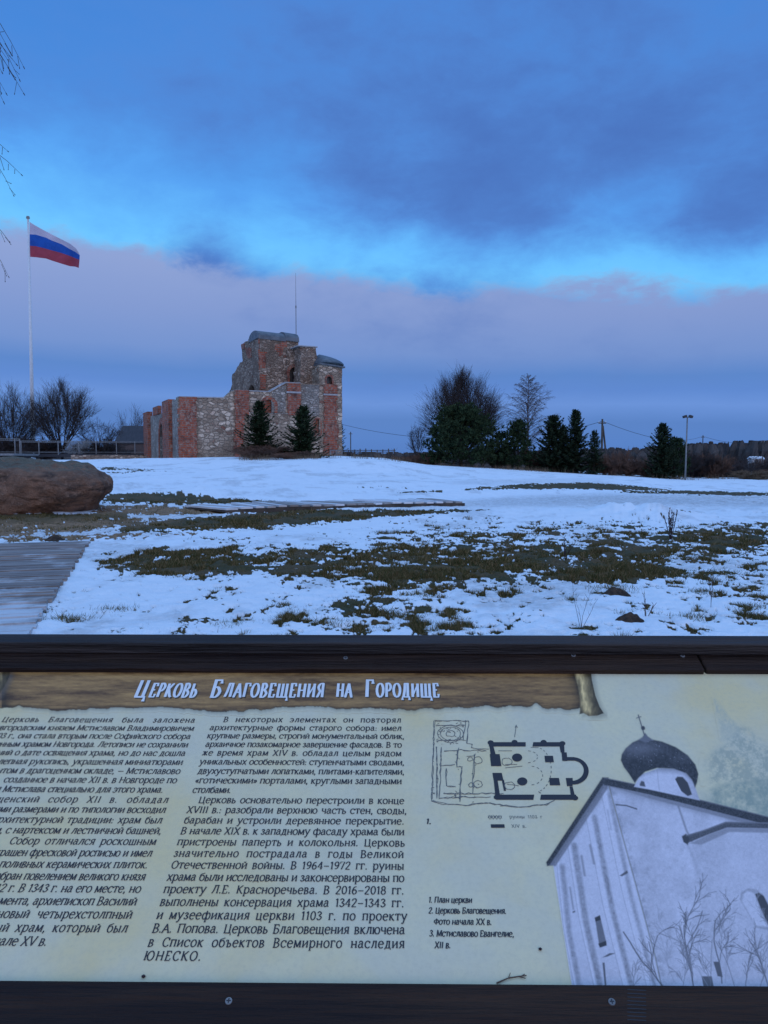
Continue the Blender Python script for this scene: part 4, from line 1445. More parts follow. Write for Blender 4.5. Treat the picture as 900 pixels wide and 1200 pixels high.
def build_scroll():
    P = Print(-150, 712, 782, 844, 0.75)
    X, Y = P.X, P.Y
    xs1 = P.xs
    low1 = 830.5 + 1.5 * np.sin(xs1 * .03) + 1.3 * fbm(xs1 * .06, xs1 * 0 + 3.3, 61, 4)
    notch = -4.5 * np.exp(-((xs1 - 627) / 6) ** 2) - 2.5 * np.exp(-((xs1 - 22) / 4) ** 2)
    low1 = low1 + notch
    LOWY = np.broadcast_to(low1[None, :], X.shape)
    RX = np.interp(Y, [782, 800, 815, 834], [667, 673, 677, 682])
    # printed drop shadow
    shd = np.clip(1 - (Y - LOWY) / 5, 0, 1) * (Y > LOWY - 1) * np.clip((690 - X) / 10, 0, 1) * sstep(4, 24, X + 2 * (X < 0) * 100)
    P.put(shd * .55, (0.16, 0.14, 0.11))
    body = np.clip((LOWY - Y) / 1.0 + .5, 0, 1) * np.clip(RX + 14 - X, 0, 1)
    st = fbm(X * .012, Y * .16, 63, 5, .65)
    fi = fbm(X * .10, Y * .6, 65, 4, .7)
    k = np.clip(.46 + .20 * st + .09 * fi + .10 * np.exp(-((Y - 797) / 7.0) ** 2) - .12 * np.exp(-((X - 250) / 190.0) ** 2 - ((Y - 808) / 9.0) ** 2), 0, 1)
    c0, c1 = np.array([0.12, 0.052, 0.017]), np.array([0.47, 0.245, 0.078])
    col = c0 + (c1 - c0) * k[..., None]
    edge = np.exp(-(LOWY - Y) / 2.2) + .9 * np.exp(-np.clip(RX + 2 - X, 0, 99) / 9.0) + .75 * np.exp(-np.clip(X - 6, 0, 500) / 9.0) * (X > 2)
    col = col * (1 - .85 * np.clip(edge, 0, 1))[..., None]
    a = body
    P.C = np.where(a[..., None] > .01, col, P.C)
    P.A = np.maximum(P.A, a)
    # curled ends
    def curl(poly, ax, bx, y0, y1):
        m = P.inside(poly, .7)
        t = np.clip((Y - y0) / (y1 - y0), 0, 1)
        a_, b_ = ax[0] + (ax[1] - ax[0]) * t, bx[0] + (bx[1] - bx[0]) * t
        u = np.clip((X - a_) / (b_ - a_), 0, 1) + .05 * fbm(X * .2, Y * .08, 67, 3)
        r = np.interp(u, [0, .12, .32, .5, .75, 1], [.05, .35, 1.0, .55, .12, .03])
        r = r * (1 + .14 * fbm(X * .5, Y * .2, 69, 3)) * (1 - .6 * sstep(y1 - 7, y1, Y))
        c = np.array([.78, .52, .21]) * r[..., None] + np.array([.02, .012, .006])
        sh2 = np.clip(P.inside([(p[0] + 4, p[1] + 3) for p in poly], 3) - m, 0, 1)
        P.put(sh2 * .5, (.12, .10, .08))
        P.C = P.C * (1 - m[..., None]) + c * m[..., None]
        P.A = np.maximum(P.A, m)
    curl([(670, 780), (692, 780), (694, 797), (698, 815), (703, 828), (708, 836), (700, 839), (690, 839.5), (684, 836), (679, 837), (680, 822), (677, 803)], (671, 682), (692, 707), 784, 838)
    curl([(-20, 780), (14, 780), (10, 795), (4, 806), (-2, 815), (-10, 826), (-20, 826)], (-20, -22), (14, -2), 784, 826)
    P.build('title_scroll', M['tones'], 0.00035)


frn = random.Random(9)
build_photo()
build_scroll()
# fallen birch twig and specks lying on the panel
tw = MB()
def onp(px, py, n=.002):
    u, v = pan(px, py, n)
    return P0 + ER * u + EV * v + EN * n
for a, b, r in (((582, 1152), (596, 1146), .0011), ((596, 1146), (617, 1143), .0009), ((596, 1146), (598, 1140), .0006), ((608, 1144.5), (616, 1146.5), .0006), ((611, 1144), (615, 1141.5), .0007)):
    tw.tube(onp(*a), onp(*b), r, r * .7, 6)
tag(tw.build('fallen_twig', M['twig_red']), 'small brown twig lying on the panel above the bottom rail', 'twig')
for px, py, r, lb in ((633, 1112, .0022, 'tiny brown bud lying on the panel right of the captions'), (168, 1144, .0024, 'tiny dark bud lying on the panel just above the bottom rail')):
    s = MB()
    q = onp(px, py)
    s.tube(q - ER * r, q + ER * r * .2, r * .5, r, 8)
    s.tube(q + ER * r * .2, q + ER * r * 1.2, r, r * .3, 8)
    tag(s.build('fallen_bud', M['weed']), lb, 'bud')

# ------------------------------------------------------------------ wooden walkways
def build_boardwalk():
    pa, pb_ = gpoint(105, 638), gpoint(40, 742)
    pl_ = gpoint(0, 641)
    zt = 0.075
    D = (pb_ - pa)
    D[2] = 0
    D /= np.linalg.norm(D)
    W = pl_ - pa
    W[2] = 0
    W /= np.linalg.norm(W)
    root = empty('boardwalk', (pa[0], pa[1], 0))
    tag(root, 'weathered grey plank boardwalk with frost running past the boulder', 'boardwalk')
    r = random.Random(3)
    mb = MB()
    V, F, C = [], [], []
    pitch_ = 0.15
    for k in range(76):
        c0 = D * (k * pitch_ + 0.005)
        c1 = D * ((k + 1) * pitch_ - 0.016 - r.uniform(0, .016))
        j = r.uniform(-.03, .03)
        dz = r.uniform(-.010, .010)
        a0, a1 = W * j, W * (3.4 + r.uniform(-.03, .03))
        z0, z1 = zt - .04 + dz, zt + dz
        b = len(V)
        tone = r.uniform(0, 1)
        for z in (z0, z1):
            for p in (a0 + c0, a1 + c0, a1 + c1, a0 + c1):
                V.append((p[0], p[1], z))
                C.append((tone, 0, 0))
        for q in ((0, 3, 2, 1), (4, 5, 6, 7), (0, 1, 5, 4), (1, 2, 6, 5), (2, 3, 7, 6), (3, 0, 4, 7)):
            F.append(tuple(b + i for i in q))
    o = obj_np('planks', V, F, deck_mat(W), root, False, None, np.array(C))
    bm = bmesh.new(); bm.from_mesh(o.data); bmesh.ops.recalc_face_normals(bm, faces=bm.faces); bm.to_mesh(o.data); bm.free()
    mb = MB()
    for off in (0.12, 1.7, 3.2):
        s = W * off
        mb.obox(s + D * 5.7 + np.array([0, 0, zt - .10]), D * 5.65, W * .04, np.array([0, 0, .055]))
    mb.build('joists', M['old_wood'], root)


def deck_mat(W):
    m = bpy.data.materials.new('weathered_planks')
    m.use_nodes = True
    t = NT(m.node_tree)
    bs = t.n['Principled BSDF']
    oc = t.new('ShaderNodeTexCoord').outputs['Object']
    at = t.new('ShaderNodeAttribute', attribute_name='cover')
    sp = t.new('ShaderNodeSeparateColor')
    t.l.new(at.outputs['Color'], sp.inputs[0])
    mp = t.new('ShaderNodeMapping')
    mp.inputs['Rotation'].default_value = (0, 0, -math.atan2(W[1], W[0]))
    mp.inputs['Scale'].default_value = (1, 1, 1)
    t.l.new(oc, mp.inputs[0])
    mp2 = t.new('ShaderNodeMapping')
    mp2.inputs['Scale'].default_value = (1.2, 26, 26)
    t.l.new(mp.outputs[0], mp2.inputs[0])
    grain = t.noise(mp2.outputs[0], 1.5, 5, 0.65)
    base = t.ramp(sp.outputs[0], [(0, (0.16, 0.125, 0.105, 1)), (0.5, (0.31, 0.25, 0.215, 1)), (1, (0.43, 0.355, 0.31, 1))])
    base = t.mix(t.step(grain, 0.35, 0.7), base, (0.10, 0.085, 0.08, 1))
    # thin snow left on the boards, thickest near the viewer
    s3 = t.new('ShaderNodeSeparateXYZ')
    t.l.new(oc, s3.inputs[0])
    n1 = t.noise(oc, 1.6, 6, 0.65)
    n2 = t.noise(mp2.outputs[0], 3.0, 4, 0.6)
    nearer = t.step(s3.outputs[1], -4.2, -7.4, 0.0, 0.22)
    f = t.m('ADD', t.m('ADD', n1, t.m('MULTIPLY', t.m('SUBTRACT', n2, 0.5), 0.45)), nearer)
    col = t.mix(t.step(f, 0.50, 0.78, 0.0, 0.75), base, (0.70, 0.72, 0.75, 1))
    t.l.new(col, bs.inputs['Base Color'])
    bs.inputs['Roughness'].default_value = 0.7
    b = t.new('ShaderNodeBump')
    b.inputs['Strength'].default_value = 0.4
    b.inputs['Distance'].default_value = 0.01
    t.l.new(grain, b.inputs['Height'])
    t.l.new(b.outputs[0], bs.inputs['Normal'])
    return m


build_boardwalk()


def build_far_walk():
    front = [gpoint(px, py) for px, py in ((265, 602.5), (300, 601.2), (340, 599.6), (380, 598), (420, 596.6), (460, 595.4), (500, 594.6), (545, 593.6))]
    pts = []
    for a, b in zip(front[:-1], front[1:]):
        n = max(1, int(np.linalg.norm(b - a) / 0.30))
        pts += [a + (b - a) * k / n for k in range(n)]
    pts.append(front[-1])
    pts = np.array(pts)
    zz_ = np.array([gz(*p[:2]) for p in pts])
    tt_ = np.linspace(0, 1, len(pts))
    zfit = np.polyval(np.polyfit(tt_, zz_, 3), tt_)
    root = empty('boardwalk', pts[0])
    tag(root, 'snowy slatted walkway with dark edge curving across the snow before the church', 'boardwalk')
    V, F, C = [], [], []
    r = random.Random(5)
    side = MB()
    for i in range(len(pts) - 1):
        a, b = pts[i], pts[i + 1]
        d = b - a
        d[2] = 0
        L = np.linalg.norm(d)
        d /= L
        nrm = np.array([-d[1], d[0], 0])
        if nrm[1] < 0:
            nrm = -nrm
        # planks lie a little askew to the edge, as seen in perspective
        sk = d * -0.25
        z = zfit[i] + 0.17 + r.uniform(-.008, .008)
        a0 = a + d * .008
        b0 = a + d * (L - .085)
        q = [a0, b0, b0 + (nrm + sk) * 2.1, a0 + (nrm + sk) * 2.1]
        base = len(V)
        tone = r.random()
        for zz in (z - .05, z):
            for p in q:
                V.append((p[0] - pts[0][0], p[1] - pts[0][1], zz - pts[0][2]))
                C.append((tone, 0, 0))
        for f in ((0, 3, 2, 1), (4, 5, 6, 7), (0, 1, 5, 4), (1, 2, 6, 5), (2, 3, 7, 6), (3, 0, 4, 7)):
            F.append(tuple(base + k for k in f))
        mid = (a + b) / 2 - pts[0] + nrm * 0.05
        side.obox((mid[0], mid[1], z - .12 - pts[0][2]), d * L * .5, nrm * .03, (0, 0, .07))
        mu = (a + b) / 2 - pts[0] + nrm * 1.05 + sk * 1.05
        side.obox((mu[0], mu[1], z - .085 - pts[0][2]), d * L * .5, (nrm + sk) * 1.0, (0, 0, .02))  # dark sheet added under the planks, stands in for shade in the gaps
        if i % 8 == 0:
            side.obox((mid[0], mid[1] + .08, z - .2 - pts[0][2]), d * .05, nrm * .05, (0, 0, .14))
    m = bpy.data.materials.new('snowy_planks')
    m.use_nodes = True
    t = NT(m.node_tree)
    bs = t.n['Principled BSDF']
    at = t.new('ShaderNodeAttribute', attribute_name='cover')
    sp = t.new('ShaderNodeSeparateColor')
    t.l.new(at.outputs['Color'], sp.inputs[0])
    oc = t.new('ShaderNodeTexCoord').outputs['Object']
    f = t.m('ADD', sp.outputs[0], t.m('MULTIPLY', t.m('SUBTRACT', t.noise(oc, 1.2, 5), 0.5), 1.2))
    t.l.new(t.mix(t.step(f, 0.0, 0.9), (0.25, 0.22, 0.20, 1), (0.66, 0.67, 0.69, 1)), bs.inputs['Base Color'])
    bs.inputs['Roughness'].default_value = 0.8
    o = obj_np('planks', V, F, m, root, False, None, np.array(C))
    bm = bmesh.new(); bm.from_mesh(o.data); bmesh.ops.recalc_face_normals(bm, faces=bm.faces); bm.to_mesh(o.data); bm.free()
    side.build('edge_beam_and_gap_shade', M['old_wood'], root)


build_far_walk()

# ------------------------------------------------------------------ boulder
def build_boulder():
    bm = bmesh.new()
    bmesh.ops.create_icosphere(bm, subdivisions=6, radius=1.0)
    a, b, h = 2.80, 1.7, 0.84
    for v in bm.verts:
        d = v.co.normalized()
        p = 4.2
        r = (abs(d.x) ** p + abs(d.y) ** 2.3 + abs(d.z) ** p) ** (-1 / p)
        x, y, z = d.x * r, d.y * r, d.z * r
        # top slopes off to the right, flank undercuts towards the ground
        if x > 0.30:
            z -= 0.44 * (x - 0.30) ** 1.6 * max(0.0, z + .15)
        x *= 1.0 + 0.085 * (z - 0.1) - 0.04 * z * z
        if z < -0.1 and x > 0:
            x *= 1 + 0.20 * (z + 0.1)
        q = Vector((x * a, y * b, z * h))
        n1 = mnoise.fractal(q * 0.55, 1.0, 2.0, 4)
        n2 = mnoise.fractal(q * 2.3 + Vector((5, 1, 3)), 0.9, 2.0, 5)
        n3 = abs(mnoise.noise(q * 1.1 + Vector((2, 7, 1))))
        n5 = mnoise.voronoi(q * 0.8 + Vector((1.3, .4, 2.2)))[0][0] - .35
        n4 = mnoise.fractal(q * 6.0, 0.8, 2.0, 4)
        v.co = q + d * (0.16 * n1 + 0.07 * n2 - 0.16 * n3 + 0.13 * n5 + 0.02 * n4)
    me = bpy.data.meshes.new('boulder')
    bm.to_mesh(me)
    bm.free()
    for p in me.polygons:
        p.use_smooth = True
    o = link('boulder', me, None)
    m = bpy.data.materials.new('granite_boulder')
    m.use_nodes = True
    t = NT(m.node_tree)
    bs = t.n['Principled BSDF']
    bs.inputs['Roughness'].default_value = 0.88
    bs.inputs['Specular IOR Level'].default_value = 0.2
    oc = t.new('ShaderNodeTexCoord').outputs['Object']
    n1 = t.noise(oc, 1.3, 8, 0.65)
    n2 = t.noise(oc, 9, 6, 0.7)
    n3 = t.noise(oc, 45, 3, 0.7)
    mp = t.new('ShaderNodeMapping')
    mp.inputs['Scale'].default_value = (0.7, 0.7, 3.0)
    t.l.new(oc, mp.inputs[0])
    st = t.noise(mp.outputs[0], 1.6, 6, 0.65, 0.6)
    col = t.mix(t.step(n1, 0.36, 0.66), (0.40, 0.225, 0.145, 1), (0.20, 0.125, 0.09, 1))
    col = t.mix(t.step(st, 0.48, 0.66, 0, 0.8), col, (0.085, 0.062, 0.053, 1))
    col = t.mix(t.step(n2, 0.5, 0.72, 0, 0.7), col, (0.48, 0.31, 0.215, 1))
    col = t.mix(t.step(n3, 0.52, 0.7, 0, 0.6), col, (0.06, 0.045, 0.04, 1))
    wn = t.new('ShaderNodeTexNoise')
    t.l.new(oc, wn.inputs['Vector'])
    wn.inputs['Scale'].default_value = 1.6
    sc_ = t.new('ShaderNodeVectorMath', operation='SCALE')
    t.l.new(wn.outputs['Color'], sc_.inputs[0])
    sc_.inputs['Scale'].default_value = 0.9
    vc = t.new('ShaderNodeTexVoronoi', feature='DISTANCE_TO_EDGE')
    vc.inputs['Scale'].default_value = 0.75
    t.l.new(t.vm('ADD', oc, sc_.outputs[0]), vc.inputs['Vector'])
    crack = t.step(vc.outputs['Distance'], 0.035, 0.004)
    col = t.mix(t.m('MULTIPLY', crack, t.step(n1, 0.44, 0.64, 0.0, 0.30)), col, (0.035, 0.027, 0.024, 1))
    ge = t.new('ShaderNodeNewGeometry')
    sx = t.new('ShaderNodeSeparateXYZ')
    t.l.new(ge.outputs['Normal'], sx.inputs[0])
    so = t.new('ShaderNodeSeparateXYZ')
    t.l.new(oc, so.inputs[0])
    lich = t.m('ADD', t.m('ADD', t.m('MULTIPLY', sx.outputs[2], 0.55), t.m('MULTIPLY', n2, 0.9)), t.m('MULTIPLY', so.outputs[2], 0.45))
    lcol = t.mix(t.step(n3, .4, .6), (0.22, 0.215, 0.16, 1), (0.12, 0.12, 0.09, 1))
    col = t.mix(t.step(lich, 1.12, 1.30, 0, 0.8), col, lcol)
    t.l.new(col, bs.inputs['Base Color'])
    bp = t.new('ShaderNodeBump')
    bp.inputs['Strength'].default_value = 1.0
    bp.inputs['Distance'].default_value = 0.16
    t.l.new(t.m('ADD', t.m('ADD', t.m('ADD', n1, t.m('MULTIPLY', n2, 0.8)), t.m('MULTIPLY', n3, 0.3)), t.m('MULTIPLY', crack, -0.10)), bp.inputs['Height'])
    t.l.new(bp.outputs[0], bs.inputs['Normal'])
    me.materials.append(m)
    right = wp(134.5, 568, 21.6)[0]
    o.location = (right - 2.86, 21.6, 0.73)
    tag(o, 'huge brown granite boulder with grey lichen on its flat top', 'boulder')


build_boulder()

# ------------------------------------------------------------------ the ruined church
TH = R(25)
OX = wp(209, 535, 72.0)
CO = np.array([OX[0], OX[1], 1.45])
E1 = np.array([math.cos(TH), math.sin(TH), 0])
E2 = np.array([-math.sin(TH), math.cos(TH), 0])


def SF(px, py, d=0.0):
    """(s, z) where the ray meets the plane parallel to the south front, d behind it"""
    r = ray(px, py)
    t = np.dot(CO + E2 * d - CAMP, E2) / np.dot(r, E2)
    q = CAMP + r * t - CO
    return float(np.dot(q, E1)), float(q[2])


def WF(px, py, s=0.0):
    """(t, z) where the ray meets the plane parallel to the west front, s along the south front"""
    r = ray(px, py)
    t = np.dot(CO + E1 * s - CAMP, E1) / np.dot(r, E1)
    q = CAMP + r * t - CO
    return float(np.dot(q, E2)), float(q[2])


church = empty('ruined_church', CO, TH)
tag(church, 'ruined stone and red brick church with a metal vault roof on its broken tower', 'church')
crn = random.Random(21)


def ragged(poly, amp=0.06, step=0.35):
    out = []
    n = len(poly)
    for i in range(n):
        (x0, y0), (x1, y1) = poly[i], poly[(i + 1) % n]
        L = math.hypot(x1 - x0, y1 - y0)
        k = max(1, int(L / step))
        lowedge = max(y0, y1) < 0.4
        for j in range(k):
            t = j / k
            a = 0 if (j == 0 or lowedge) else amp
            out.append((x0 + (x1 - x0) * t + crn.uniform(-a, a), y0 + (y1 - y0) * t + crn.uniform(-a, a)))
    return out


def toothed(x0, x1, z0, z1, amp=.14, row=.36):
    """a brick strip keyed into the stone: its sides step in and out"""
    L, Rr = [], []
    z = z0
    while z < z1 - 0.05:
        a, b = crn.uniform(-amp, amp * .5), crn.uniform(-amp * .5, amp)
        ze = min(z1, z + row * crn.uniform(.7, 1.4))
        L += [(x0 + a, z), (x0 + a, ze)]
        Rr += [(x1 + b, z), (x1 + b, ze)]
        z = ze
    return Rr + L[::-1]


def slab(name, outer, holes, d0, d1, mats, axis='s', parent=None):
    """extrude a (h, z) outline with holes from depth d0 to d1; axis 's': h runs along the south front, 'w': along the west front"""
    bm = bmesh.new()
    co = (lambda h, z, d: (h, d, z)) if axis == 's' else (lambda h, z, d: (d, h, z))
    for d in (d0, d1):
        edges = []
        for lp in [outer] + holes:
            vs = [bm.verts.new(co(h, z, d)) for h, z in lp]
            edges += [bm.edges.new((vs[i], vs[(i + 1) % len(vs)])) for i in range(len(vs))]
        bmesh.ops.triangle_fill(bm, use_beauty=True, use_dissolve=False, edges=edges)
    for lp in [outer] + holes:
        n = len(lp)
        va = [bm.verts.new(co(h, z, d0)) for h, z in lp]
        vb = [bm.verts.new(co(h, z, d1)) for h, z in lp]
        for i in range(n):
            bm.faces.new((va[i], va[(i + 1) % n], vb[(i + 1) % n], vb[i]))
    bmesh.ops.remove_doubles(bm, verts=bm.verts, dist=1e-5)
    bmesh.ops.recalc_face_normals(bm, faces=bm.faces)
    me = bpy.data.meshes.new(name)
    bm.to_mesh(me)
    bm.free()
    return link(name, me, mats, parent if parent is not None else church)


def arch(px0, px1, ptop, pbot, F, d, n=8):
    """arched opening: (h, z) loop from picture positions"""
    a, zt = F(px0, ptop, d)
    b, _ = F(px1, ptop, d)
    _, zb = F((px0 + px1) / 2, pbot, d)
    a, b = min(a, b), max(a, b)
    r = (b - a) / 2
    cx = (a + b) / 2
    zs = max(zb + .05, zt - r * 1.1)
    return [(a, zb), (b, zb)] + [(cx + r * math.cos(t), zs + (zt - zs) * math.sin(t)) for t in np.linspace(0, math.pi, n)]


def grow_loop(lp, w):
    cx = sum(p[0] for p in lp) / len(lp)
    cz = sum(p[1] for p in lp) / len(lp)
    out = []
    for h, z in lp:
        dx, dz = h - cx, z - cz
        L = math.hypot(dx, dz)
        out.append((h + dx / L * w, z + dz / L * w))
    return out


def strip(px0, px1, pt, F, d, proud, zb=-0.3, amp=.14, axis='s', pb=None, name='brick_pilaster', m='brick'):
    a, zt = F(px0, pt, d)
    b, _ = F(px1, pt, d)
    if pb is not None:
        zb = F((px0 + px1) / 2, pb, d)[1]
    a, b = min(a, b), max(a, b)
    return slab(name, toothed(a, b, zb, zt, amp), [], d - proud, d + .25, M[m], axis)


# south wall
w1 = arch(308.5, 321.5, 468, 484, SF, 0)
w2 = arch(369, 375.5, 491, 509, SF, 0)
top = [SF(*p) for p in ((374, 450), (334, 449), (318, 458), (291, 458), (275, 457.5), (271, 459), (267, 463), (262, 466.7), (232, 466), (209.2, 465.6))]
bot = [(top[-1][0], -0.4), (top[0][0], -0.4)]
slab('south_wall', ragged(bot + top, .05), [w1, w2], 0.0, 1.3, M['stone'])
for w, dep, wd in ((w1, .38, .34), (w2, .32, .16)):
    wo_ = slab('blocked_window', grow_loop(w, .05), [], dep, dep + .3, M['brick'])
    slab('window_arch', ragged(grow_loop(w, wd), .07, .3), [w], -0.05, .30, M['brick'], 's', wo_)
# lower part of the wall stands proud, with a sloped ledge on top
lz = SF(320, 485)[1]
s0, s1 = SF(291.5, 500)[0], SF(352.5, 500)[0]
slab('lower_wall', ragged([(s0, -.4), (s1, -.4), (s1, lz), (s0, lz)], .03), [], -0.16, .05, M['stone'])
cb = MB()
cb.box(s0 - .02, s1 + .02, -.2, .08, lz, lz + .07)
cb.build('ledge', M['plaster'], church)
# grey stretch of wall between the east bays
slab('wall_facing', ragged([(SF(353, 500)[0], SF(353, 488)[1]), (SF(374, 500)[0], SF(374, 488)[1]), SF(374, 451), SF(353, 451)], .05), [], -.03, .1, M['plaster'])
slab('wall_facing', ragged([SF(318, 484), SF(335, 484), SF(335, 451), SF(319, 459)], .08), [], -.03, .1, M['plaster'])
# sloping pale coping
a, b = SF(317.5, 458.6), SF(334, 449.3)
c_, e_ = SF(275, 457.8), SF(352, 449.6)
cp = MB()
d = np.array([b[0] - a[0], 0, b[1] - a[1]])
L = np.linalg.norm(d)
cp.obox(((a[0] + b[0]) / 2, .6, (a[1] + b[1]) / 2 + .05), d / 2, (0, .72, 0), np.cross(d / L, (0, 1, 0)) * .05)
cp.obox(((b[0] + e_[0]) / 2, .6, e_[1] + .05), ((e_[0] - b[0]) / 2, 0, 0), (0, .7, 0), (0, 0, .05))
cp.obox(((a[0] + c_[0]) / 2, .6, c_[1] + .04), ((a[0] - c_[0]) / 2, 0, 0), (0, .7, 0), (0, 0, .045))
q0, q1 = SF(209, 465.5), SF(262, 466.5)
cp.obox(((q0[0] + q1[0]) / 2, .62, (q0[1] + q1[1]) / 2 + .04), ((q1[0] - q0[0]) / 2, 0, (q1[1] - q0[1]) / 2), (0, .72, 0), (0, 0, .05))
cp.build('coping', M['coping'], church)
strip(209.3, 229.5, 464.8, SF, 0, .16, amp=.13)
strip(275, 291, 457.2, SF, 0, .20, amp=.05, pb=487)
strip(275, 284, 486, SF, 0, .19, amp=.22)
strip(336, 351, 448.8, SF, 0, .22, amp=.10, pb=487)
bn = MB()
sa, sb_ = SF(335, 460)[0], SF(352, 460)[0]
bn.box(sa, sb_, -.30, 0, SF(343, 461)[1], SF(343, 459)[1])
bn.build('string_course', M['coping'], church)
# east block and apse
eb = [SF(401, 533)[0], SF(374, 430)[0]]
w3 = arch(382.5, 389, 441, 450, SF, 0)
eo = [(eb[1], -.4), (eb[0], -.4), (eb[0], SF(401, 430.5)[1]), (eb[1], SF(374, 426.5)[1])]
slab('east_wall', ragged(eo, .03), [w3], -.02, 1.25, M['stone'])
wo_ = slab('window', grow_loop(w3, .04), [], .4, .5, M['dark_glass'])
slab('window_arch', ragged(grow_loop(w3, .20), .05, .3), [w3], -.07, .3, M['brick'], 's', wo_)
strip(379.5, 394.5, 450.5, SF, 0, .18, amp=.06, pb=468)
strip(380.5, 394, 467, SF, 0, .17, amp=.24)
bn = MB()
bn.box(SF(378.5, 460)[0], SF(395, 460)[0], -.24, 0, SF(386, 463.4)[1], SF(386, 461.8)[1])
bn.build('string_course', M['coping'], church)
ca, cb2 = SF(373.5, 426.5), SF(403, 431)
cn = MB()
cn.obox(((ca[0] + cb2[0]) / 2, .6, (ca[1] + cb2[1]) / 2 + .02), ((cb2[0] - ca[0]) / 2, 0, (cb2[1] - ca[1]) / 2), (0, .95, 0), (0, 0, .07))
cn.build('cornice', M['metal_roof'], church)
# half dome of sheet metal over the apse
dm, df = [], []
cs, cz = SF(374, 427, 3)
er = SF(400.5, 428, 3)[0] - cs
hz = SF(377, 415.5, 3)[1] - cz
NU, NV = 36, 8
for j in range(NV + 1):
    ph_ = math.pi / 2 * j / NV
    for i in range(NU + 1):
        th = -math.pi + 2 * math.pi * i / NU
        dm.append((cs + er * (1.0 if math.cos(th) > 0 else .35) * math.cos(ph_) * math.cos(th), 3 + 2.9 * math.cos(ph_) * math.sin(th), cz - .1 + (hz + .1) * (.5 * math.sin(ph_) + .5 * (1 - math.cos(ph_)))))
for j in range(NV):
    for i in range(NU):
        k = j * (NU + 1) + i
        df.append((k, k + 1, k + NU + 2, k + NU + 1))
obj_np('apse_roof', dm, df, M['metal_roof'], church, True)
ap = MB()
ap.box(eb[1], eb[0] - .02, 1.26, 9.5, -.4, eo[3][1] - .35)
ap.build('apse_wall', M['stone'], church)
# pier and recessed window wall
w4 = arch(339, 350.8, 430, 450, SF, 4.2)
po = [SF(p[0], p[1], 4.2) for p in ((336, 470), (356, 470), (356, 405.5), (346, 407), (336.5, 411.5))]
slab('window_wall', ragged(po, .06), [w4], 4.2, 5.2, M['stone_old'])
wo_ = slab('window', grow_loop(w4, .04), [], 4.75, 4.85, M['dark_glass'])
slab('window_arch', ragged(grow_loop(w4, .30), .06, .3), [w4], 4.13, 4.5, M['brick'], 's', wo_)
pq = [SF(p[0], p[1], 2.2) for p in ((352, 470), (375, 470), (375, 424), (372, 420), (370.5, 413), (370, 407.5), (352, 406.3))]
slab('pier', ragged(pq, .10), [], 2.2, 4.4, M['stone_old'])
sl = MB()
x0, z0 = SF(348, 405.5, 2.2)
x1, z1 = SF(371.5, 407.2, 2.2)
sl.obox(((x0 + x1) / 2, 3.2, (z0 + z1) / 2 + .03), ((x1 - x0) / 2, 0, (z1 - z0) / 2), (0, 1.2, 0), (0, 0, .05))
sl.build('pier_cap', M['coping'], church)
# tower
DT = 4.5
st, zt_ = SF(304, 396, DT)
tf = [SF(p[0], p[1], DT) for p in ((304, 470), (337.5, 470), (337.5, 410), (349, 408), (350, 399.5), (345, 398.5), (318, 396.2), (304, 396))]
slab('tower_front', ragged(tf, .05), [], DT, DT + 1.2, M['stone_old'])
w5 = arch(290.8, 298.5, 452.5, 462, WF, st)
tw_ = [WF(p[0], p[1], st) for p in ((304.3, 470), (304.3, 396), (293, 398), (288, 400), (282.6, 403.3), (283.5, 411), (284.5, 423), (280, 428), (278, 430), (274.5, 437), (271.5, 442), (272, 450), (269, 458), (262, 470))]
slab('tower_side', ragged(tw_, .24, .55), [w5], st, st + 1.1, M['stone_old'], 'w')
slab('window', grow_loop(w5, .04), [], st + .5, st + .6, M['dark_glass'], 'w')
slab('brick_quoin', toothed(st - .02, SF(311, 400, DT)[0], SF(307, 456, DT)[1], SF(307, 396.5, DT)[1], .13, .5), [], DT - .06, DT + .2, M['brick'])
slab('brick_patch', ragged([SF(p[0], p[1], DT) for p in ((323, 404), (329, 402.5), (330, 400.5), (336, 400.5), (336.5, 406), (332, 408), (331, 416), (327, 417.5), (325, 412), (321.5, 411))], .08), [], DT - .05, DT + .2, M['brick'])
slab('brick_patch', ragged([WF(p[0], p[1], st) for p in ((288, 408), (294.5, 408), (295, 419), (291, 420), (288.5, 413))], .08), [], st - .05, st + .2, M['brick'], 'w')
slab('brick_patch', ragged([WF(p[0], p[1], st) for p in ((282.8, 404), (287, 402.5), (287, 409), (283.6, 409.5))], .06), [], st - .05, st + .2, M['brick'], 'w')
# back of the tower and remaining walls, closed behind
bk = MB()
tb = WF(293, 398, st)[0]
bk.box(st + 1.11, st + 5.0, DT + 1.21, tb - .02, -.4, zt_ - .4)
bk.build('tower_core', M['stone_old'], church)
bk = MB()
bk.box(1.32, eb[0] - .05, 14.0, 15.2, -.4, top[0][1] - 1.5)
bk.build('north_wall', M['stone'], church)
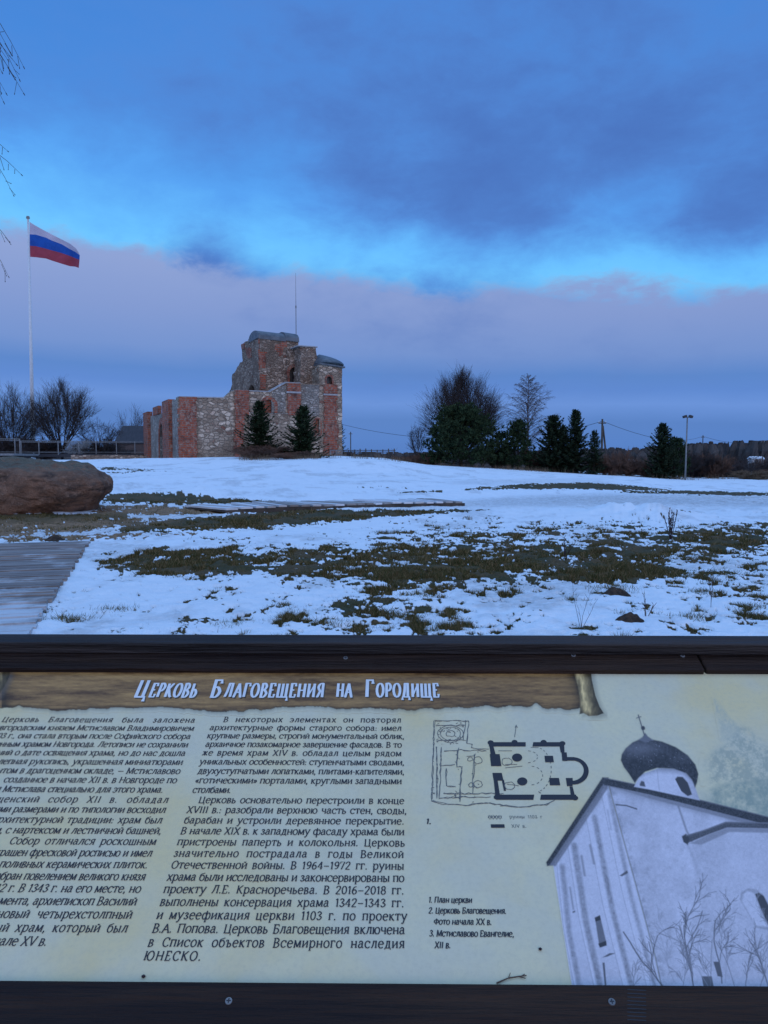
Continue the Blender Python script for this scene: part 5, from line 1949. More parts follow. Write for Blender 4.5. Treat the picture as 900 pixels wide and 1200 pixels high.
# sheet metal vault
vt0, vt1 = DT - .15, tb + .15
vl = SF(348.5, 400, DT)[0]
zv = zt_ + .02
hv = SF(306, 388.2, DT)[1] - zt_ + .25
for (sa_, sb_, up, nm) in ((st - .12, SF(334.5, 395, DT)[0], 0.0, 'vault_roof'), (SF(334.3, 395, DT)[0], vl + .15, .05, 'vault_roof')):
    vb = MB()
    prof = [(vt0 + (vt1 - vt0) * (1 - math.cos(t)) / 2, zv + (hv + up) * math.sin(t) ** .75) for t in np.linspace(0, math.pi, 17)]
    for i in range(16):
        vb.face([(sa_, prof[i][0], prof[i][1]), (sb_, prof[i][0], prof[i][1] - .12), (sb_, prof[i + 1][0], prof[i + 1][1] - .12), (sa_, prof[i + 1][0], prof[i + 1][1])])
    vb.face([(sa_, *p) for p in prof])
    vb.face([(sb_, p[0], p[1] - .12) for p in prof][::-1])
    vb.face([(sa_, vt0, zv - .1), (sb_, vt0, zv - .22), (sb_, vt0, zv - .12), (sa_, vt0, zv)])
    vb.build(nm, M['metal_roof'], church)
# lightning rod
rs, rz = SF(347, 392, 6.0)
_, rz1 = SF(347, 320, 6.0)
rb = MB()
rb.tube((rs, 6, rz - .6), (rs, 6, rz + (rz1 - rz) * .45), .045, .04, 6)
rb.tube((rs, 6, rz + (rz1 - rz) * .45), (rs, 6, rz1), .03, .014, 6)
rb.tube((rs, 6, rz + (rz1 - rz) * .43), (rs, 6, rz + (rz1 - rz) * .47), .07, .07, 6)
rb.build('lightning_rod', M['grey_metal'], church)
# west wall
tW = lambda px, py: WF(px, py, 0.0)
w6 = arch(186.5, 191.8, 496.5, 540, WF, 0)
wo = [(0.02, -.4), (0.02, tW(208.8, 467.5)[1]), tW(201.5, 469), tW(200.5, 473.5), tW(193.5, 475), tW(193, 484), tW(177, 487.5), tW(172.6, 487.5)]
wo.append((wo[-1][0], -.4))
slab('west_wall', ragged(wo, .05), [w6], 0.03, 1.2, M['plaster'], 'w')
wo_ = slab('doorway', grow_loop(w6, .05), [], .6, .7, M['dark_glass'], 'w')
slab('portal_arch', ragged(grow_loop(w6, .55), .06, .4), [w6], -.06, .3, M['brick'], 'w', wo_)
strip(193.2, 200.8, 471, WF, 0, .3, amp=.05, axis='w')
strip(170.8, 175.8, 484, WF, 0, .3, amp=.05, axis='w')
strip(180.2, 186.5, 477.8, WF, 0, .12, amp=.08, axis='w', pb=486, name='brick_stub')
bw = MB()
bw.box(-.02, .9, wo[-1][0] + .01, wo[-1][0] + 1.0, -.4, tW(172.6, 487.5)[1])
bw.build('return_wall', M['plaster'], church)

# ------------------------------------------------------------------ flag pole and flag
FD = 110.0
fp0 = wp(38, 500, FD)
fp1 = wp(32.8, 256, FD)
pole = empty('flagpole', (fp0[0], fp0[1], gz(fp0[0], fp0[1])))
tag(pole, 'very tall white flagpole rising behind the bare trees', 'flagpole')
z0_ = gz(fp0[0], fp0[1])
pm = MB()
pm.tube((0, 0, -.5), (fp1[0] - fp0[0], 0, fp1[2] - z0_), .32, .13, 14)
pm.build('mast', M['white_pole'], pole, True)
pm = MB()
t1 = (fp1[0] - fp0[0], 0, fp1[2] - z0_)
pm.tube((t1[0], 0, t1[2]), (t1[0], 0, t1[2] + .30), .26, .20, 12)
pm.build('finial', M['grey_metal'], pole)
ft = [(34.6, 260), (40, 263.5), (48, 268), (61, 275), (72, 280.5), (82, 285.5), (89, 291), (92.5, 296.5)]
f1 = [(34.8, 274.5), (42, 275), (54, 278.5), (61, 282), (72, 286), (82, 292), (88, 295), (93.5, 299)]
f2 = [(35.0, 288), (42, 288.5), (54, 291.5), (61, 293.5), (72, 296.5), (82, 300), (88, 302.5), (93.2, 304.5)]
fbm_ = [(35.4, 301), (42, 301.5), (54, 303), (61, 305.5), (72, 309), (82, 312), (88, 312.5), (92.3, 314)]
rows_ = [ft, f1, f2, fbm_]
NI, NJ = 42, 5
fv, ff, fm = [], [], []
def crv(row, t):
    xs = np.linspace(0, 1, len(row))
    return np.interp(t, xs, [p[0] for p in row]), np.interp(t, xs, [p[1] for p in row])
for s in range(3):
    for j in range(NJ + (1 if s == 2 else 0)):
        w = j / NJ
        for i in range(NI + 1):
            t = i / NI
            xa, ya = crv(rows_[s], t)
            xb, yb = crv(rows_[s + 1], t)
            g = (s + w) / 3
            dep = FD - .35 * math.sin(t * 9 - g * 2.2) * min(1, t * 2.5) - 1.1 * t * t - .22 * math.sin(t * 17 + g * 4) * t + .5 * g * t
            fv.append(wp(xa + (xb - xa) * w, ya + (yb - ya) * w, dep))
nrow = 3 * NJ + 1
for j in range(nrow - 1):
    for i in range(NI):
        k = j * (NI + 1) + i
        ff.append((k, k + 1, k + NI + 2, k + NI + 1))
        fm.append(j // NJ)
fo = obj_np('flag', fv, ff, [M['flag_white'], M['flag_blue'], M['flag_red']], None, True, fm)
tag(fo, 'white, blue and red striped flag flying from the tall pole', 'flag')

# ------------------------------------------------------------------ railings, platform, house at left
def railing(name, label, pts, zb, hh, posts, rails, picket, parent_cat='railing', group=None):
    """posts at given fractions along a straight line, rails and thin pickets between"""
    a, b = np.array(pts[0], float), np.array(pts[1], float)
    root = empty(name, (a[0], a[1], zb))
    tag(root, label, parent_cat, group)
    d = b - a
    for f in posts:
        p = d * f
        mb = MB()
        mb.obox((p[0], p[1], hh / 2 - .1), (.045, 0, 0), (0, .045, 0), (0, 0, hh / 2 + .1))
        mb.build('post', M['grey_metal'], root)
    for z in rails:
        mb = MB()
        mb.tube((0, 0, z), (d[0], d[1], z), .035, .035, 6)
        mb.build('rail', M['grey_metal'], root)
    mb = MB()
    L = np.linalg.norm(d)
    n = int(L / picket)
    for i in range(n):
        p = d * (i + .5) / n
        mb.tube((p[0], p[1], rails[-1] if rails[-1] < rails[0] else rails[0]), (p[0], p[1], max(rails)), .018, .018, 4, caps=False)
    mb.build('pickets', M['grey_metal'], root)
    return root


ra, rb_ = wp(24, 531, 90), wp(190, 531, 94)
zr = ra[2]
fr = lambda px: (wp(px, 531, 92)[0] - wp(24, 531, 92)[0]) / (wp(190, 531, 92)[0] - wp(24, 531, 92)[0])
railing('metal_railing', 'long grey metal railing in front of the dark gabled house', (ra[:2], rb_[:2]), zr, 1.42,
        [fr(x) for x in (25, 45, 67, 91, 111, 135, 157, 176)], [1.42, 0.12, 1.28], .22)
pa_, pb2 = wp(-60, 531, 84), wp(23.5, 531, 86)
railing('metal_railing', 'taller grey railing of the platform behind the boulder', (pa_[:2], pb2[:2]), pb2[2], 1.6, [0.0, .35, .68, .93, 1.0], [1.58, 0.12, 1.42], .22)
dk = empty('viewing_platform', (pa_[0], pa_[1], 0))
tag(dk, 'grey deck platform on short posts behind the boulder', 'platform')
mb = MB()
L_x = pb2[0] - pa_[0]
mb.box(0, L_x + .3, -.1, 6, pb2[2] - .28, pb2[2] - .05)
mb.build('deck', M['grey_metal'], dk)
for f in (.1, .4, .7, .97):
    mb = MB()
    mb.box(L_x * f, L_x * f + .25, .2, .45, 0.6, pb2[2] - .28)
    mb.build('post', M['old_wood'], dk)
dd = MB()
dd.box(ra[0] - .2, rb_[0] + 1, 91.2, 97, zr - .45, zr - .06)
tag(dd.build('walkway_deck', M['black_metal']), 'dark edged walkway deck under the long railing', 'walkway')
la, lb_ = wp(83, 533, 88.5), wp(175, 533, 88.5)
lwm = slabw = MB()
n = 40
for i in range(n):
    x0, x1 = la[0] + (lb_[0] - la[0]) * i / n, la[0] + (lb_[0] - la[0]) * (i + 1) / n
    lwm.box(x0, x1, 88.5 + crn.uniform(-.05, .05), 89.6, 0.6, la[2] + crn.uniform(-.06, .05) - .05)
tag(lwm.build('low_stone_wall', M['stone_old']), 'low rubble stone wall below the long railing', 'wall')

hr = empty('gabled_house', wp(134, 535, 125))
tag(hr, 'dark wooden house with steep roof left of the ruined church', 'house')
HZ = lambda py: wp(150, py, 125)[2] - hr.location[2]
HX = lambda px: wp(px, 510, 125)[0] - hr.location[0]
mb = MB()
mb.box(HX(137), HX(182), 0, 6, -3, HZ(517))
for x in (HX(137),):
    mb.face([(x, 0, HZ(517)), (x, 6, HZ(517)), (x, 3, HZ(499.5))])
mb.build('wall', M['log_wall'], hr)
mb = MB()
x0, x1 = HX(134.5), HX(184)
zr0, zr1 = HZ(518.5), HZ(498)
for ya, yb in ((-.5, 3), (6.5, 3)):
    mb.face([(x0, ya, zr0), (x1, ya, zr0), (x1, yb, zr1), (x0 + .35, yb, zr1)])
    mb.face([(x0, ya, zr0 - .18), (x1, ya, zr0 - .18), (x1, yb, zr1 - .18), (x0 + .35, yb, zr1 - .18)])
mb.face([(x0, -.5, zr0), (x0, -.5, zr0 - .18), (x1, -.5, zr0 - .18), (x1, -.5, zr0)])
mb.face([(x0, -.5, zr0 - .18), (x0, -.5, zr0), (x0 + .35, 3, zr1), (x0 + .35, 3, zr1 - .18)])
mb.face([(x0, 6.5, zr0 - .18), (x0, 6.5, zr0), (x0 + .35, 3, zr1), (x0 + .35, 3, zr1 - .18)])
mb.build('roof', M['shingle'], hr)
mb = MB()
mb.box(HX(147), HX(172), -.35, -.2, -3, HZ(520.5))
mb.build('porch', M['log_wall'], hr)

# ------------------------------------------------------------------ plants
def bare_tree(seed, H, spread, stems, levels=4, r0=.09, up=.25, fine=.010, kids=4, trunk=0.0, first=.35, droop=0.0, curve=.15, dens=1.0, ratio=(.46, .74), tilts=(.22, .62)):
    """skeleton of a leafless tree; returns (thick, fine) segment lists, base at the origin"""
    rr = random.Random(seed)
    thick, thin = [], []

    def br(p, d, L, r, lev):
        n = 4 if lev <= 1 else 3
        q = p.copy()
        seglen = L / n
        for i in range(n):
            d2 = d + np.array([rr.gauss(0, curve), rr.gauss(0, curve), rr.gauss(0, curve * .6) + up * .3 - droop * (lev >= 2) * (i / n)])
            d2 /= np.linalg.norm(d2)
            q2 = q + d2 * seglen
            ra_, rb2 = r * (1 - .75 * i / n), r * (1 - .75 * (i + 1) / n)
            (thick if lev == 0 else thin).append((q, q2, max(fine, ra_), max(fine * .6, rb2)))
            if lev < levels:
                f = (i + 1) / n
                if f >= first or lev > 0:
                    for _ in range(rr.randint(max(1, int((kids - 1) * dens)), max(1, int(kids * dens)))):
                        a = rr.uniform(0, 2 * math.pi)
                        perp = np.cross(d2, [math.cos(a), math.sin(a), .3])
                        perp /= (np.linalg.norm(perp) + 1e-6)
                        tilt = rr.uniform(*tilts)
                        nd = d2 * math.cos(tilt) + perp * math.sin(tilt)
                        nd[2] += up * .35
                        nd /= np.linalg.norm(nd)
                        br(q + (q2 - q) * rr.random(), nd, L * rr.uniform(*ratio) * (1.1 - .30 * f), max(fine, rb2 * .6), lev + 1)
            q, d = q2, d2

    if trunk:
        thick.append((np.array([0, 0, -.5]), np.array([0, 0, trunk]), r0 * 1.5, r0 * 1.2))
    for s in range(stems):
        a = 2 * math.pi * s / stems + rr.uniform(-.4, .4)
        tl_ = spread * (rr.uniform(.25, 1.0) if stems > 1 else 0.0)
        d = np.array([math.cos(a) * math.sin(tl_), math.sin(a) * math.sin(tl_), math.cos(tl_)])
        L = (H - trunk) * rr.uniform(.62, .78) / (1 if stems > 1 else .8)
        br(np.array([0, 0, trunk - .05]) + d * .05, d, L, r0 * rr.uniform(.7, 1), 0)
    # fit the height
    zmax = max(s[1][2] for s in thick + thin)
    k = H / zmax
    sc3 = np.array([1, 1, k])
    f = lambda S: [(a * sc3, b * sc3, c, d) for a, b, c, d in S]
    return f(thick), f(thin)


def put_bare(name, label, cat, base, seed, H, width=None, mats=('bark', 'twig'), group=None, **kw):
    th, tn = bare_tree(seed, H, **kw)
    if width:
        P = np.array([s[1] for s in th + tn])
        w = np.percentile(P[:, 0], 98.5) - np.percentile(P[:, 0], 1.5)
        k = width / w
        sc3 = np.array([k, k, 1])
        th = [(a * sc3, b * sc3, c, d) for a, b, c, d in th]
        tn = [(a * sc3, b * sc3, c, d) for a, b, c, d in tn]
    root = empty(name, base)
    tag(root, label, cat, group)
    V, F = seg_mesh(th, 5)
    obj_np('trunk' if 'tree' in name else 'stems', V, F, M[mats[0]], root, True)
    V, F = seg_mesh(tn, 3)
    obj_np('crown' if 'tree' in name else 'twigs', V, F, M[mats[1]], root)
    return root


def dome_tree(name, label, base, H, W, seed, limbs=11, secs=9, twigs=9, fork=.12, mats=('bark', 'twig'), group=None, fine=.009, flat=1.0, cat='tree'):
    """leafless tree with a rounded crown: limbs sweep up from a low fork, twigs run out to the crown's outline"""
    rr = random.Random(seed)
    root = empty(name, base)
    tag(root, label, cat, group)
    cz, rz, rw = H * .52, H * .48, W / 2
    thick, thin = [], []
    f0 = np.array([0, 0, H * fork])
    thick.append((np.array([0, 0, -.4]), f0, H * .022, H * .017))

    def curve(p, q, up, r0, r1, out, n):
        c = p + (q - p) * .5 + up
        P = [(1 - t) ** 2 * p + 2 * t * (1 - t) * c + t * t * q for t in np.linspace(0, 1, n + 1)]
        for k in range(1, n):
            P[k] = P[k] + np.array([rr.gauss(0, .012), rr.gauss(0, .012), rr.gauss(0, .012)]) * H * .6
        for k in range(n):
            out.append((P[k], P[k + 1], r0 + (r1 - r0) * k / n, r0 + (r1 - r0) * (k + 1) / n))
        return P

    def surf(a, e, k):
        return np.array([rw * math.cos(e) * math.cos(a) * k, rw * math.cos(e) * math.sin(a) * k, cz + rz * math.sin(e) * k])
    for i in range(limbs):
        a = 2 * math.pi * i / limbs + rr.uniform(-.3, .3)
        e = math.asin(min(.98, max(-.35, rr.uniform(-.25, .97))))
        tip = surf(a, e, rr.uniform(.72, .92))
        P = curve(f0, tip, np.array([0, 0, -.04 * H]) + np.array([math.cos(a), math.sin(a), 0]) * rw * .10, H * .010, fine * 1.6, thick, 7)
        for j in range(secs):
            k = rr.uniform(1.5, 7)
            p = P[int(k)] + (P[min(7, int(k) + 1)] - P[int(k)]) * (k - int(k))
            a2 = a + rr.gauss(0, .75)
            e2 = math.asin(min(1.0, max(-.45, math.sin(e) + rr.gauss(.08, .35))))
            q = surf(a2, e2, rr.uniform(.80, 1.0))
            if np.linalg.norm(q - p) > .75 * H * .6:
                q = p + (q - p) * .7
            S = curve(p, q, np.array([0, 0, .03 * H]), max(fine * 1.5, H * .0035), fine * 1.1, thin, 5)
            for m in range(twigs):
                k2 = rr.uniform(1, 5)
                p2 = S[int(k2)] + (S[min(5, int(k2) + 1)] - S[int(k2)]) * (k2 - int(k2))
                outw = p2 - np.array([0, 0, cz * .45])
                outw = outw / (np.linalg.norm(outw) + 1e-6)
                L = H * rr.uniform(.06, .17)
                q2 = p2 + (outw * .9 + np.array([rr.gauss(0, .38), rr.gauss(0, .38), .25 + rr.gauss(0, .25)])) * L
                T = curve(p2, q2, np.array([0, 0, .01 * H]), fine, fine * .55, thin, 2)
                for _ in range(2):
                    q3 = T[1] + (outw + np.array([rr.gauss(0, .5), rr.gauss(0, .5), .3 + rr.gauss(0, .3)])) * L * .45
                    thin.append((T[1], q3, fine * .75, fine * .5))
    V, F = seg_mesh(thick, 5)
    obj_np('trunk', V, F, M[mats[0]], root, True)
    V, F = seg_mesh(thin, 3)
    obj_np('crown', V, F, M[mats[1]], root)
    return root


def conifer(name, label, base, H, Rad, seed, m='spruce', shape=.85, nb=120, group=None, low=.04, lean=0.0, clumpy=0.0, spray=(.16, .34), cat='conifer'):
    rr = random.Random(seed)
    root = empty(name, base)
    tag(root, label, cat, group)
    mb = MB()
    mb.tube((0, 0, -.4), (lean * .5, 0, H * .6), .028 * H, .014 * H, 7)
    mb.tube((lean * .5, 0, H * .6), (lean, 0, H * .995), .014 * H, .003 * H, 6)
    V, F = [], []

    def needle(p, d, L, w, hang):
        d = d / (np.linalg.norm(d) + 1e-9)
        s = np.cross(d, [0, 0, 1.0])
        s /= (np.linalg.norm(s) + 1e-9)
        s = s * math.cos(hang) + np.array([0, 0, math.sin(hang)])
        b = len(V)
        V.extend([p - s * w * .35, p + d * L * .55 - s * w * .6, p + d * L, p + d * L * .5 + s * w * .6, p + s * w * .3])
        F.append((b, b + 1, b + 2, b + 3, b + 4))
    # leader
    for k in range(10):
        z = H * (1 - .012 * k)
        a = rr.uniform(0, 6.28)
        needle(np.array([lean, 0, z - .1]), np.array([math.cos(a) * .5, math.sin(a) * .5, 1]), rr.uniform(.12, .22), .05, rr.uniform(-.5, .5))
    for k in range(nb):
        f = low + (1 - low) * (k + rr.random()) / nb
        f = f ** 1.08
        a = k * 2.399 + rr.uniform(-.5, .5)
        prof = (1 - f) ** shape
        Lb = Rad * prof * rr.uniform(.45, 1.18) * (.84 + .22 * math.sin(a * 2 + seed) + .14 * math.sin(a * 3 + f * 9)) + .10
        if clumpy and rr.random() < clumpy:
            Lb *= rr.uniform(.55, .8)
        el = -.22 + .75 * f + rr.uniform(-.18, .18)
        d = np.array([math.cos(a) * math.cos(el), math.sin(a) * math.cos(el), math.sin(el)])
        p0 = np.array([lean * f, 0, f * H * .985])
        n = max(3, int(Lb / .13))
        pts = []
        for i in range(n + 1):
            t = i / n
            sag = -.16 * Lb * math.sin(t * math.pi * .9) + .12 * Lb * t * t
            pts.append(p0 + d * Lb * t + np.array([0, 0, sag]))
        mb.tube(pts[0], pts[n // 2], .010 + .006 * Lb, .006, 4, caps=False)
        mb.tube(pts[n // 2], pts[-1], .008, .004, 3, caps=False)
        for i in range(n + 1):
            t = i / n
            tang = pts[min(n, i + 1)] - pts[max(0, i - 1)]
            tang /= np.linalg.norm(tang)
            sd_ = np.cross(tang, [0, 0, 1.0])
            sd_ /= (np.linalg.norm(sd_) + 1e-9)
            if t < .12:
                continue
            for s in (-1, 1):
                for rep in range(3):
                    L = rr.uniform(*spray) * (1.15 - .5 * t) * (0.6 + .25 * Rad)
                    dirn = tang * rr.uniform(.5, .9) + sd_ * s * rr.uniform(.5, 1.0) + np.array([0, 0, rr.uniform(-.45, .25)])
                    needle(pts[i] + np.array([rr.gauss(0, .02), rr.gauss(0, .02), rr.gauss(0, .02)]), dirn, L, L * rr.uniform(.28, .45), rr.uniform(-.8, .8))
        for rep in range(2):
            needle(pts[-1], pts[-1] - pts[-2] + np.array([rr.gauss(0, .04), rr.gauss(0, .04), rr.gauss(0, .04)]), rr.uniform(*spray), .08, rr.uniform(-.6, .6))
    mb.build('trunk', M['bark'], root)
    obj_np('crown', V, F, M[m], root)
    return root


def at_ground(px, Y, sink=0.05):
    x = (px - 450) / 903 * Y
    return (x, Y, gz(x, Y) - sink)


def h_of(px, py_top, Y, sink=0.05):
    b = at_ground(px, Y, sink)
    return wp(px, py_top, Y)[2] - b[2]


def bushy_pine(name, label, base, H, Rad, seed, clumps=900, taper=.62, low=.02):
    """pine with a full rounded crown of needle tufts on short boughs"""
    rr = np.random.default_rng(seed)
    root = empty(name, base)
    tag(root, label, 'conifer')
    mb = MB()
    mb.tube((0, 0, -.4), (0, 0, H * .55), .03 * H, .018 * H, 7)
    mb.tube((0, 0, H * .55), (0, 0, H * .96), .018 * H, .004 * H, 6)
    V, F = [], []
    # boughs carry the tufts, so the outline is lumpy with gaps between
    nbough = max(26, clumps // 16)
    for b_ in range(nbough):
        f = low + (1 - low) * ((b_ + rr.random()) / nbough) ** .9
        a = b_ * 2.399 + rr.normal(0, .3)
        R_ = Rad * (1 - f ** 2.0) ** taper * (.86 if f < .12 else 1.0) * (1 + .16 * math.sin(a * 3 + seed + f * 5) + .10 * rr.normal())
        tip = np.array([math.cos(a) * R_, math.sin(a) * R_, min(H * .98, f * H + .10 * R_ + .08 * H * f)])
        p0 = np.array([0, 0, max(.05 * H, f * H * .82)])
        mb.tube(p0, tip, .014 * H * (1 - f * .7) * .5, .008, 4, caps=False)
        n = 16
        for c in range(n):
            t = .35 + .65 * math.sqrt(rr.random())
            spread_ = .16 * H * (.35 + .35 * t) * .55
            q = p0 + (tip - p0) * t + rr.normal(0, 1, 3) * np.array([spread_, spread_, spread_ * .7])
            out = q - np.array([0, 0, q[2] * .55])
            out = out / (np.linalg.norm(out) + 1e-6)
            L0 = H * .050 * (.8 + .5 * rr.random())
            for k in range(13):
                d = out * .5 + np.array([0, 0, .55]) + rr.normal(0, .55, 3)
                d /= np.linalg.norm(d)
                w = np.cross(d, rr.normal(0, 1, 3))
                w = w / (np.linalg.norm(w) + 1e-6) * L0 * .13
                L = L0 * rr.uniform(.7, 1.2)
                i0 = len(V)
                V.extend([q - w, q + w, q + d * L + w * .5, q + d * L - w * .5])
                F.append((i0, i0 + 1, i0 + 2, i0 + 3))
    mb.build('trunk', M['bark'], root)
    obj_np('crown', np.array(V), np.array(F), M['pine'], root)
    return root


# two spruces before the church
conifer('spruce_tree', 'young spruce standing before the south wall, the one nearer the corner of the church', at_ground(304.5, 64), h_of(304, 471, 64), 2.0, 1, 'spruce', .72, 210, 'young spruces before the church')
conifer('spruce_tree', 'young spruce standing before the arched niche at the apse end of the church', at_ground(355.5, 62), h_of(355, 477, 62), 1.9, 2, 'spruce', .66, 210, 'young spruces before the church')
conifer('spruce_tree', 'little spruce half hidden behind the apse corner of the church', at_ground(399.5, 90), h_of(399, 497, 90), .85, 3, 'spruce', .7, 60)
# bare trees behind the railing
dome_tree('bare_tree', 'broad leafless tree beside the flagpole, with upswept twigs', at_ground(73, 102), h_of(73, 453, 102), 8.8, 11, 18, 12, 10, fine=.0105, group='leafless trees at left')
dome_tree('bare_tree', 'leafless tree at the left edge, behind the platform railing', at_ground(14, 104), h_of(14, 458, 104), 7.6, 12, 17, 11, 10, fine=.0105, group='leafless trees at left')
dome_tree('bare_tree', 'thin low leafless tree between the broad tree and the dark house', at_ground(115, 106), h_of(115, 494, 106), 6.5, 13, 11, 8, 8, fine=.0105, group='leafless trees at left')
dome_tree('bare_tree', 'leafless tree crown rising behind the roof of the dark house', at_ground(155, 140), h_of(155, 482, 140), 7.0, 14, 9, 8, 8, fine=.011, group='leafless trees at left')
put_bare('bare_shrub', 'frosty pale shrub behind the long railing', 'shrub', at_ground(90, 99), 15, h_of(90, 513, 99), 3.4, ('frosted', 'frosted'), spread=1.0, stems=7, levels=2, r0=.05, kids=4, fine=.012)
for i, (px, pt, Y, w, lb) in enumerate(((52, 509, 100, 6.5, 'dark bare hedge shrub at the foot of the broad leafless tree'), (10, 508, 101, 6.5, 'dark bare hedge shrub at the foot of the left edge tree'), (122, 512, 103, 5.5, 'dark bare shrub beside the gable of the dark house'))):
    put_bare('bare_shrub', lb, 'shrub', at_ground(px, Y), 60 + i, h_of(px, pt, Y), w, ('bark', 'twig'), spread=1.1, stems=10, levels=3, r0=.05, kids=3, fine=.02, first=.1)

# the clump right of the church
dome_tree('bare_tree', 'big round leafless tree rising behind the dark bushy pine', at_ground(541, 82), h_of(541, 445, 82), 8.3, 21, 26, 15, 11, fine=.0085)
bushy_pine('pine_tree', 'broad dark bushy pine in front of the round leafless tree', at_ground(540, 76), h_of(540, 479, 76), 3.7, 31, 2200, .56)
dome_tree('bare_tree', 'small thin leafless tree left of the bushy pine', at_ground(489, 80), h_of(489, 496, 80), 2.0, 22, 8, 6, 6, fine=.008)
def birch(name, label, base, H, W, seed):
    rr = random.Random(seed)
    root = empty(name, base)
    tag(root, label, 'tree')
    tr, tw_s = [], []
    p = np.array([0, 0, -.4])
    axis = [p]
    for i in range(14):
        q = np.array([rr.gauss(0, .05), rr.gauss(0, .05), H * (i + 1) / 14])
        tr.append((p, q, .11 * (1 - i / 14.5) + .012, .11 * (1 - (i + 1) / 14.5) + .012))
        p = q
        axis.append(q)
    for k in range(100):
        f = .18 + .80 * ((k + rr.random()) / 100)
        z = f * H
        a = k * 2.4 + rr.uniform(-.4, .4)
        prof = math.sin(min(1.0, (f - .08) / .42) * math.pi / 2) * (1 - max(0, (f - .42) / .60)) ** .8
        L = W * .62 * max(.10, prof) * rr.uniform(.7, 1.1)
        q = np.array([0, 0, z])
        el = rr.uniform(.55, .95)
        d = np.array([math.cos(a) * math.cos(el), math.sin(a) * math.cos(el), math.sin(el)])
        n = 6
        for i in range(n):
            d = d + np.array([rr.gauss(0, .08), rr.gauss(0, .08), -.17 * i / n])
            d /= np.linalg.norm(d)
            q2 = q + d * L / n
            r_ = .026 * (1 - f * .6) * (1 - i / n) + .008
            tw_s.append((q, q2, r_, r_ * .85))
            for _ in range(4):
                e = d + np.array([rr.gauss(0, .45), rr.gauss(0, .45), rr.uniform(-.5, .3)])
                e /= np.linalg.norm(e)
                l2 = L * rr.uniform(.16, .34)
                m1 = q2 + e * l2 * .5
                e2 = e + np.array([0, 0, -.55])
                m2 = m1 + e2 / np.linalg.norm(e2) * l2 * .5
                tw_s.append((q2, m1, .0095, .008))
                tw_s.append((m1, m2, .007, .005))
                for __ in range(2):
                    g = e2 + np.array([rr.gauss(0, .4), rr.gauss(0, .4), rr.uniform(-.5, 0)])
                    tw_s.append((m1, m1 + g / np.linalg.norm(g) * l2 * .45, .0065, .0045))
            q = q2
    V, F = seg_mesh(tr, 6)
    obj_np('trunk', V, F, M['twig_birch'], root, True)
    V, F = seg_mesh(tw_s, 3)
    obj_np('crown', V, F, M['twig_birch'], root)


birch('birch_tree', 'slender leafless birch standing behind the low pines', at_ground(618, 86), h_of(618, 439, 86), 6.0, 23)
bushy_pine('pine_tree', 'young pine at the foot of the leafless birch', at_ground(607, 77), h_of(607, 495, 77), 1.35, 32, 750, .75)
bushy_pine('pine_tree', 'low pine between the bushy pine and the young pine below the birch', at_ground(588, 79), h_of(588, 507, 79), 1.5, 33, 600, .7)
FG = 'dark firs in a tight row'
conifer('fir_tree', 'dark fir with rounded top, first of the tight row beside the birch', at_ground(648, 76), h_of(648, 488, 76), 2.6, 41, 'fir', .55, 230, FG, .03)
conifer('fir_tree', 'tallest dark fir of the tight row, with a spiked top', at_ground(674, 75), h_of(674, 481, 75), 2.2, 42, 'fir', .62, 230, FG, .03)
conifer('fir_tree', 'smallest dark fir, beside the leaning utility pole', at_ground(696, 74), h_of(697, 506, 74), 1.5, 43, 'fir', .65, 110, FG, .04)
conifer('fir_tree', 'dark fir filling the gap low between two taller firs', at_ground(660, 78), h_of(660, 500, 78), 1.5, 44, 'fir', .5, 170, FG, .04)
conifer('spruce_tree', 'lone dark spruce left of the lamp post', at_ground(776, 73), h_of(776, 497, 73), 2.1, 45, 'fir', .7, 220, None, .03)
bushy_pine('pine_tree', 'rounded dark pine touching the lone spruce by the lamp post', at_ground(790, 75), h_of(790, 515, 75), 1.3, 46, 800, .5)

# brown brush along the edge of the hill
for i, (px, pt, Y, w, mt, lb) in enumerate((
        (478, 533, 79, 3.0, 'twig_red', 'reddish brush left of the thin leafless tree'), (502, 527, 77, 3.2, 'twig_red', 'reddish brush at the left foot of the bushy pine'),
        (583, 515, 80, 2.6, 'twig', 'grey brush beside the bushy pine'), (629, 523, 79, 2.8, 'twig_red', 'reddish brush between the young pine and the first fir'),
        (712, 530, 75, 3.4, 'twig_red', 'reddish brush under the leaning utility pole'), (735, 535, 76, 3.6, 'twig_red', 'brown brush between the utility pole and the lone spruce'),
        (757, 538, 75, 2.6, 'twig_red', 'brown brush at the left foot of the lone spruce'), (815, 524, 80, 3.6, 'twig', 'dark brush just right of the lamp post'),
        (834, 530, 79, 3.4, 'twig_red', 'dense brown brush second from the lamp post'), (856, 542, 90, 3.2, 'twig', 'low dark brush on the slope between brown brushes'),
        (886, 550, 76, 3.2, 'dry_grass', 'pale dry brush low at the right edge'), (905, 549, 77, 2.6, 'twig_red', 'brown brush cut by the right edge of the picture'),
        (440, 527, 110, 5.0, 'twig', 'dark far brush right of the church'), (467, 524, 108, 4.0, 'twig', 'dark far brush near the thin leafless tree'), (412, 526, 106, 4.0, 'twig', 'dark far brush close to the apse'))):
    put_bare('bare_shrub', lb, 'shrub', at_ground(px, Y, .15), 100 + i, max(.6, h_of(px, pt, Y, .15)), w, (mt if mt != 'dry_grass' else 'twig_red', mt), 'brush along the edge of the hill', spread=1.05, stems=11, levels=2 if Y > 100 else 3, r0=.03, kids=3, fine=.011, first=.1)
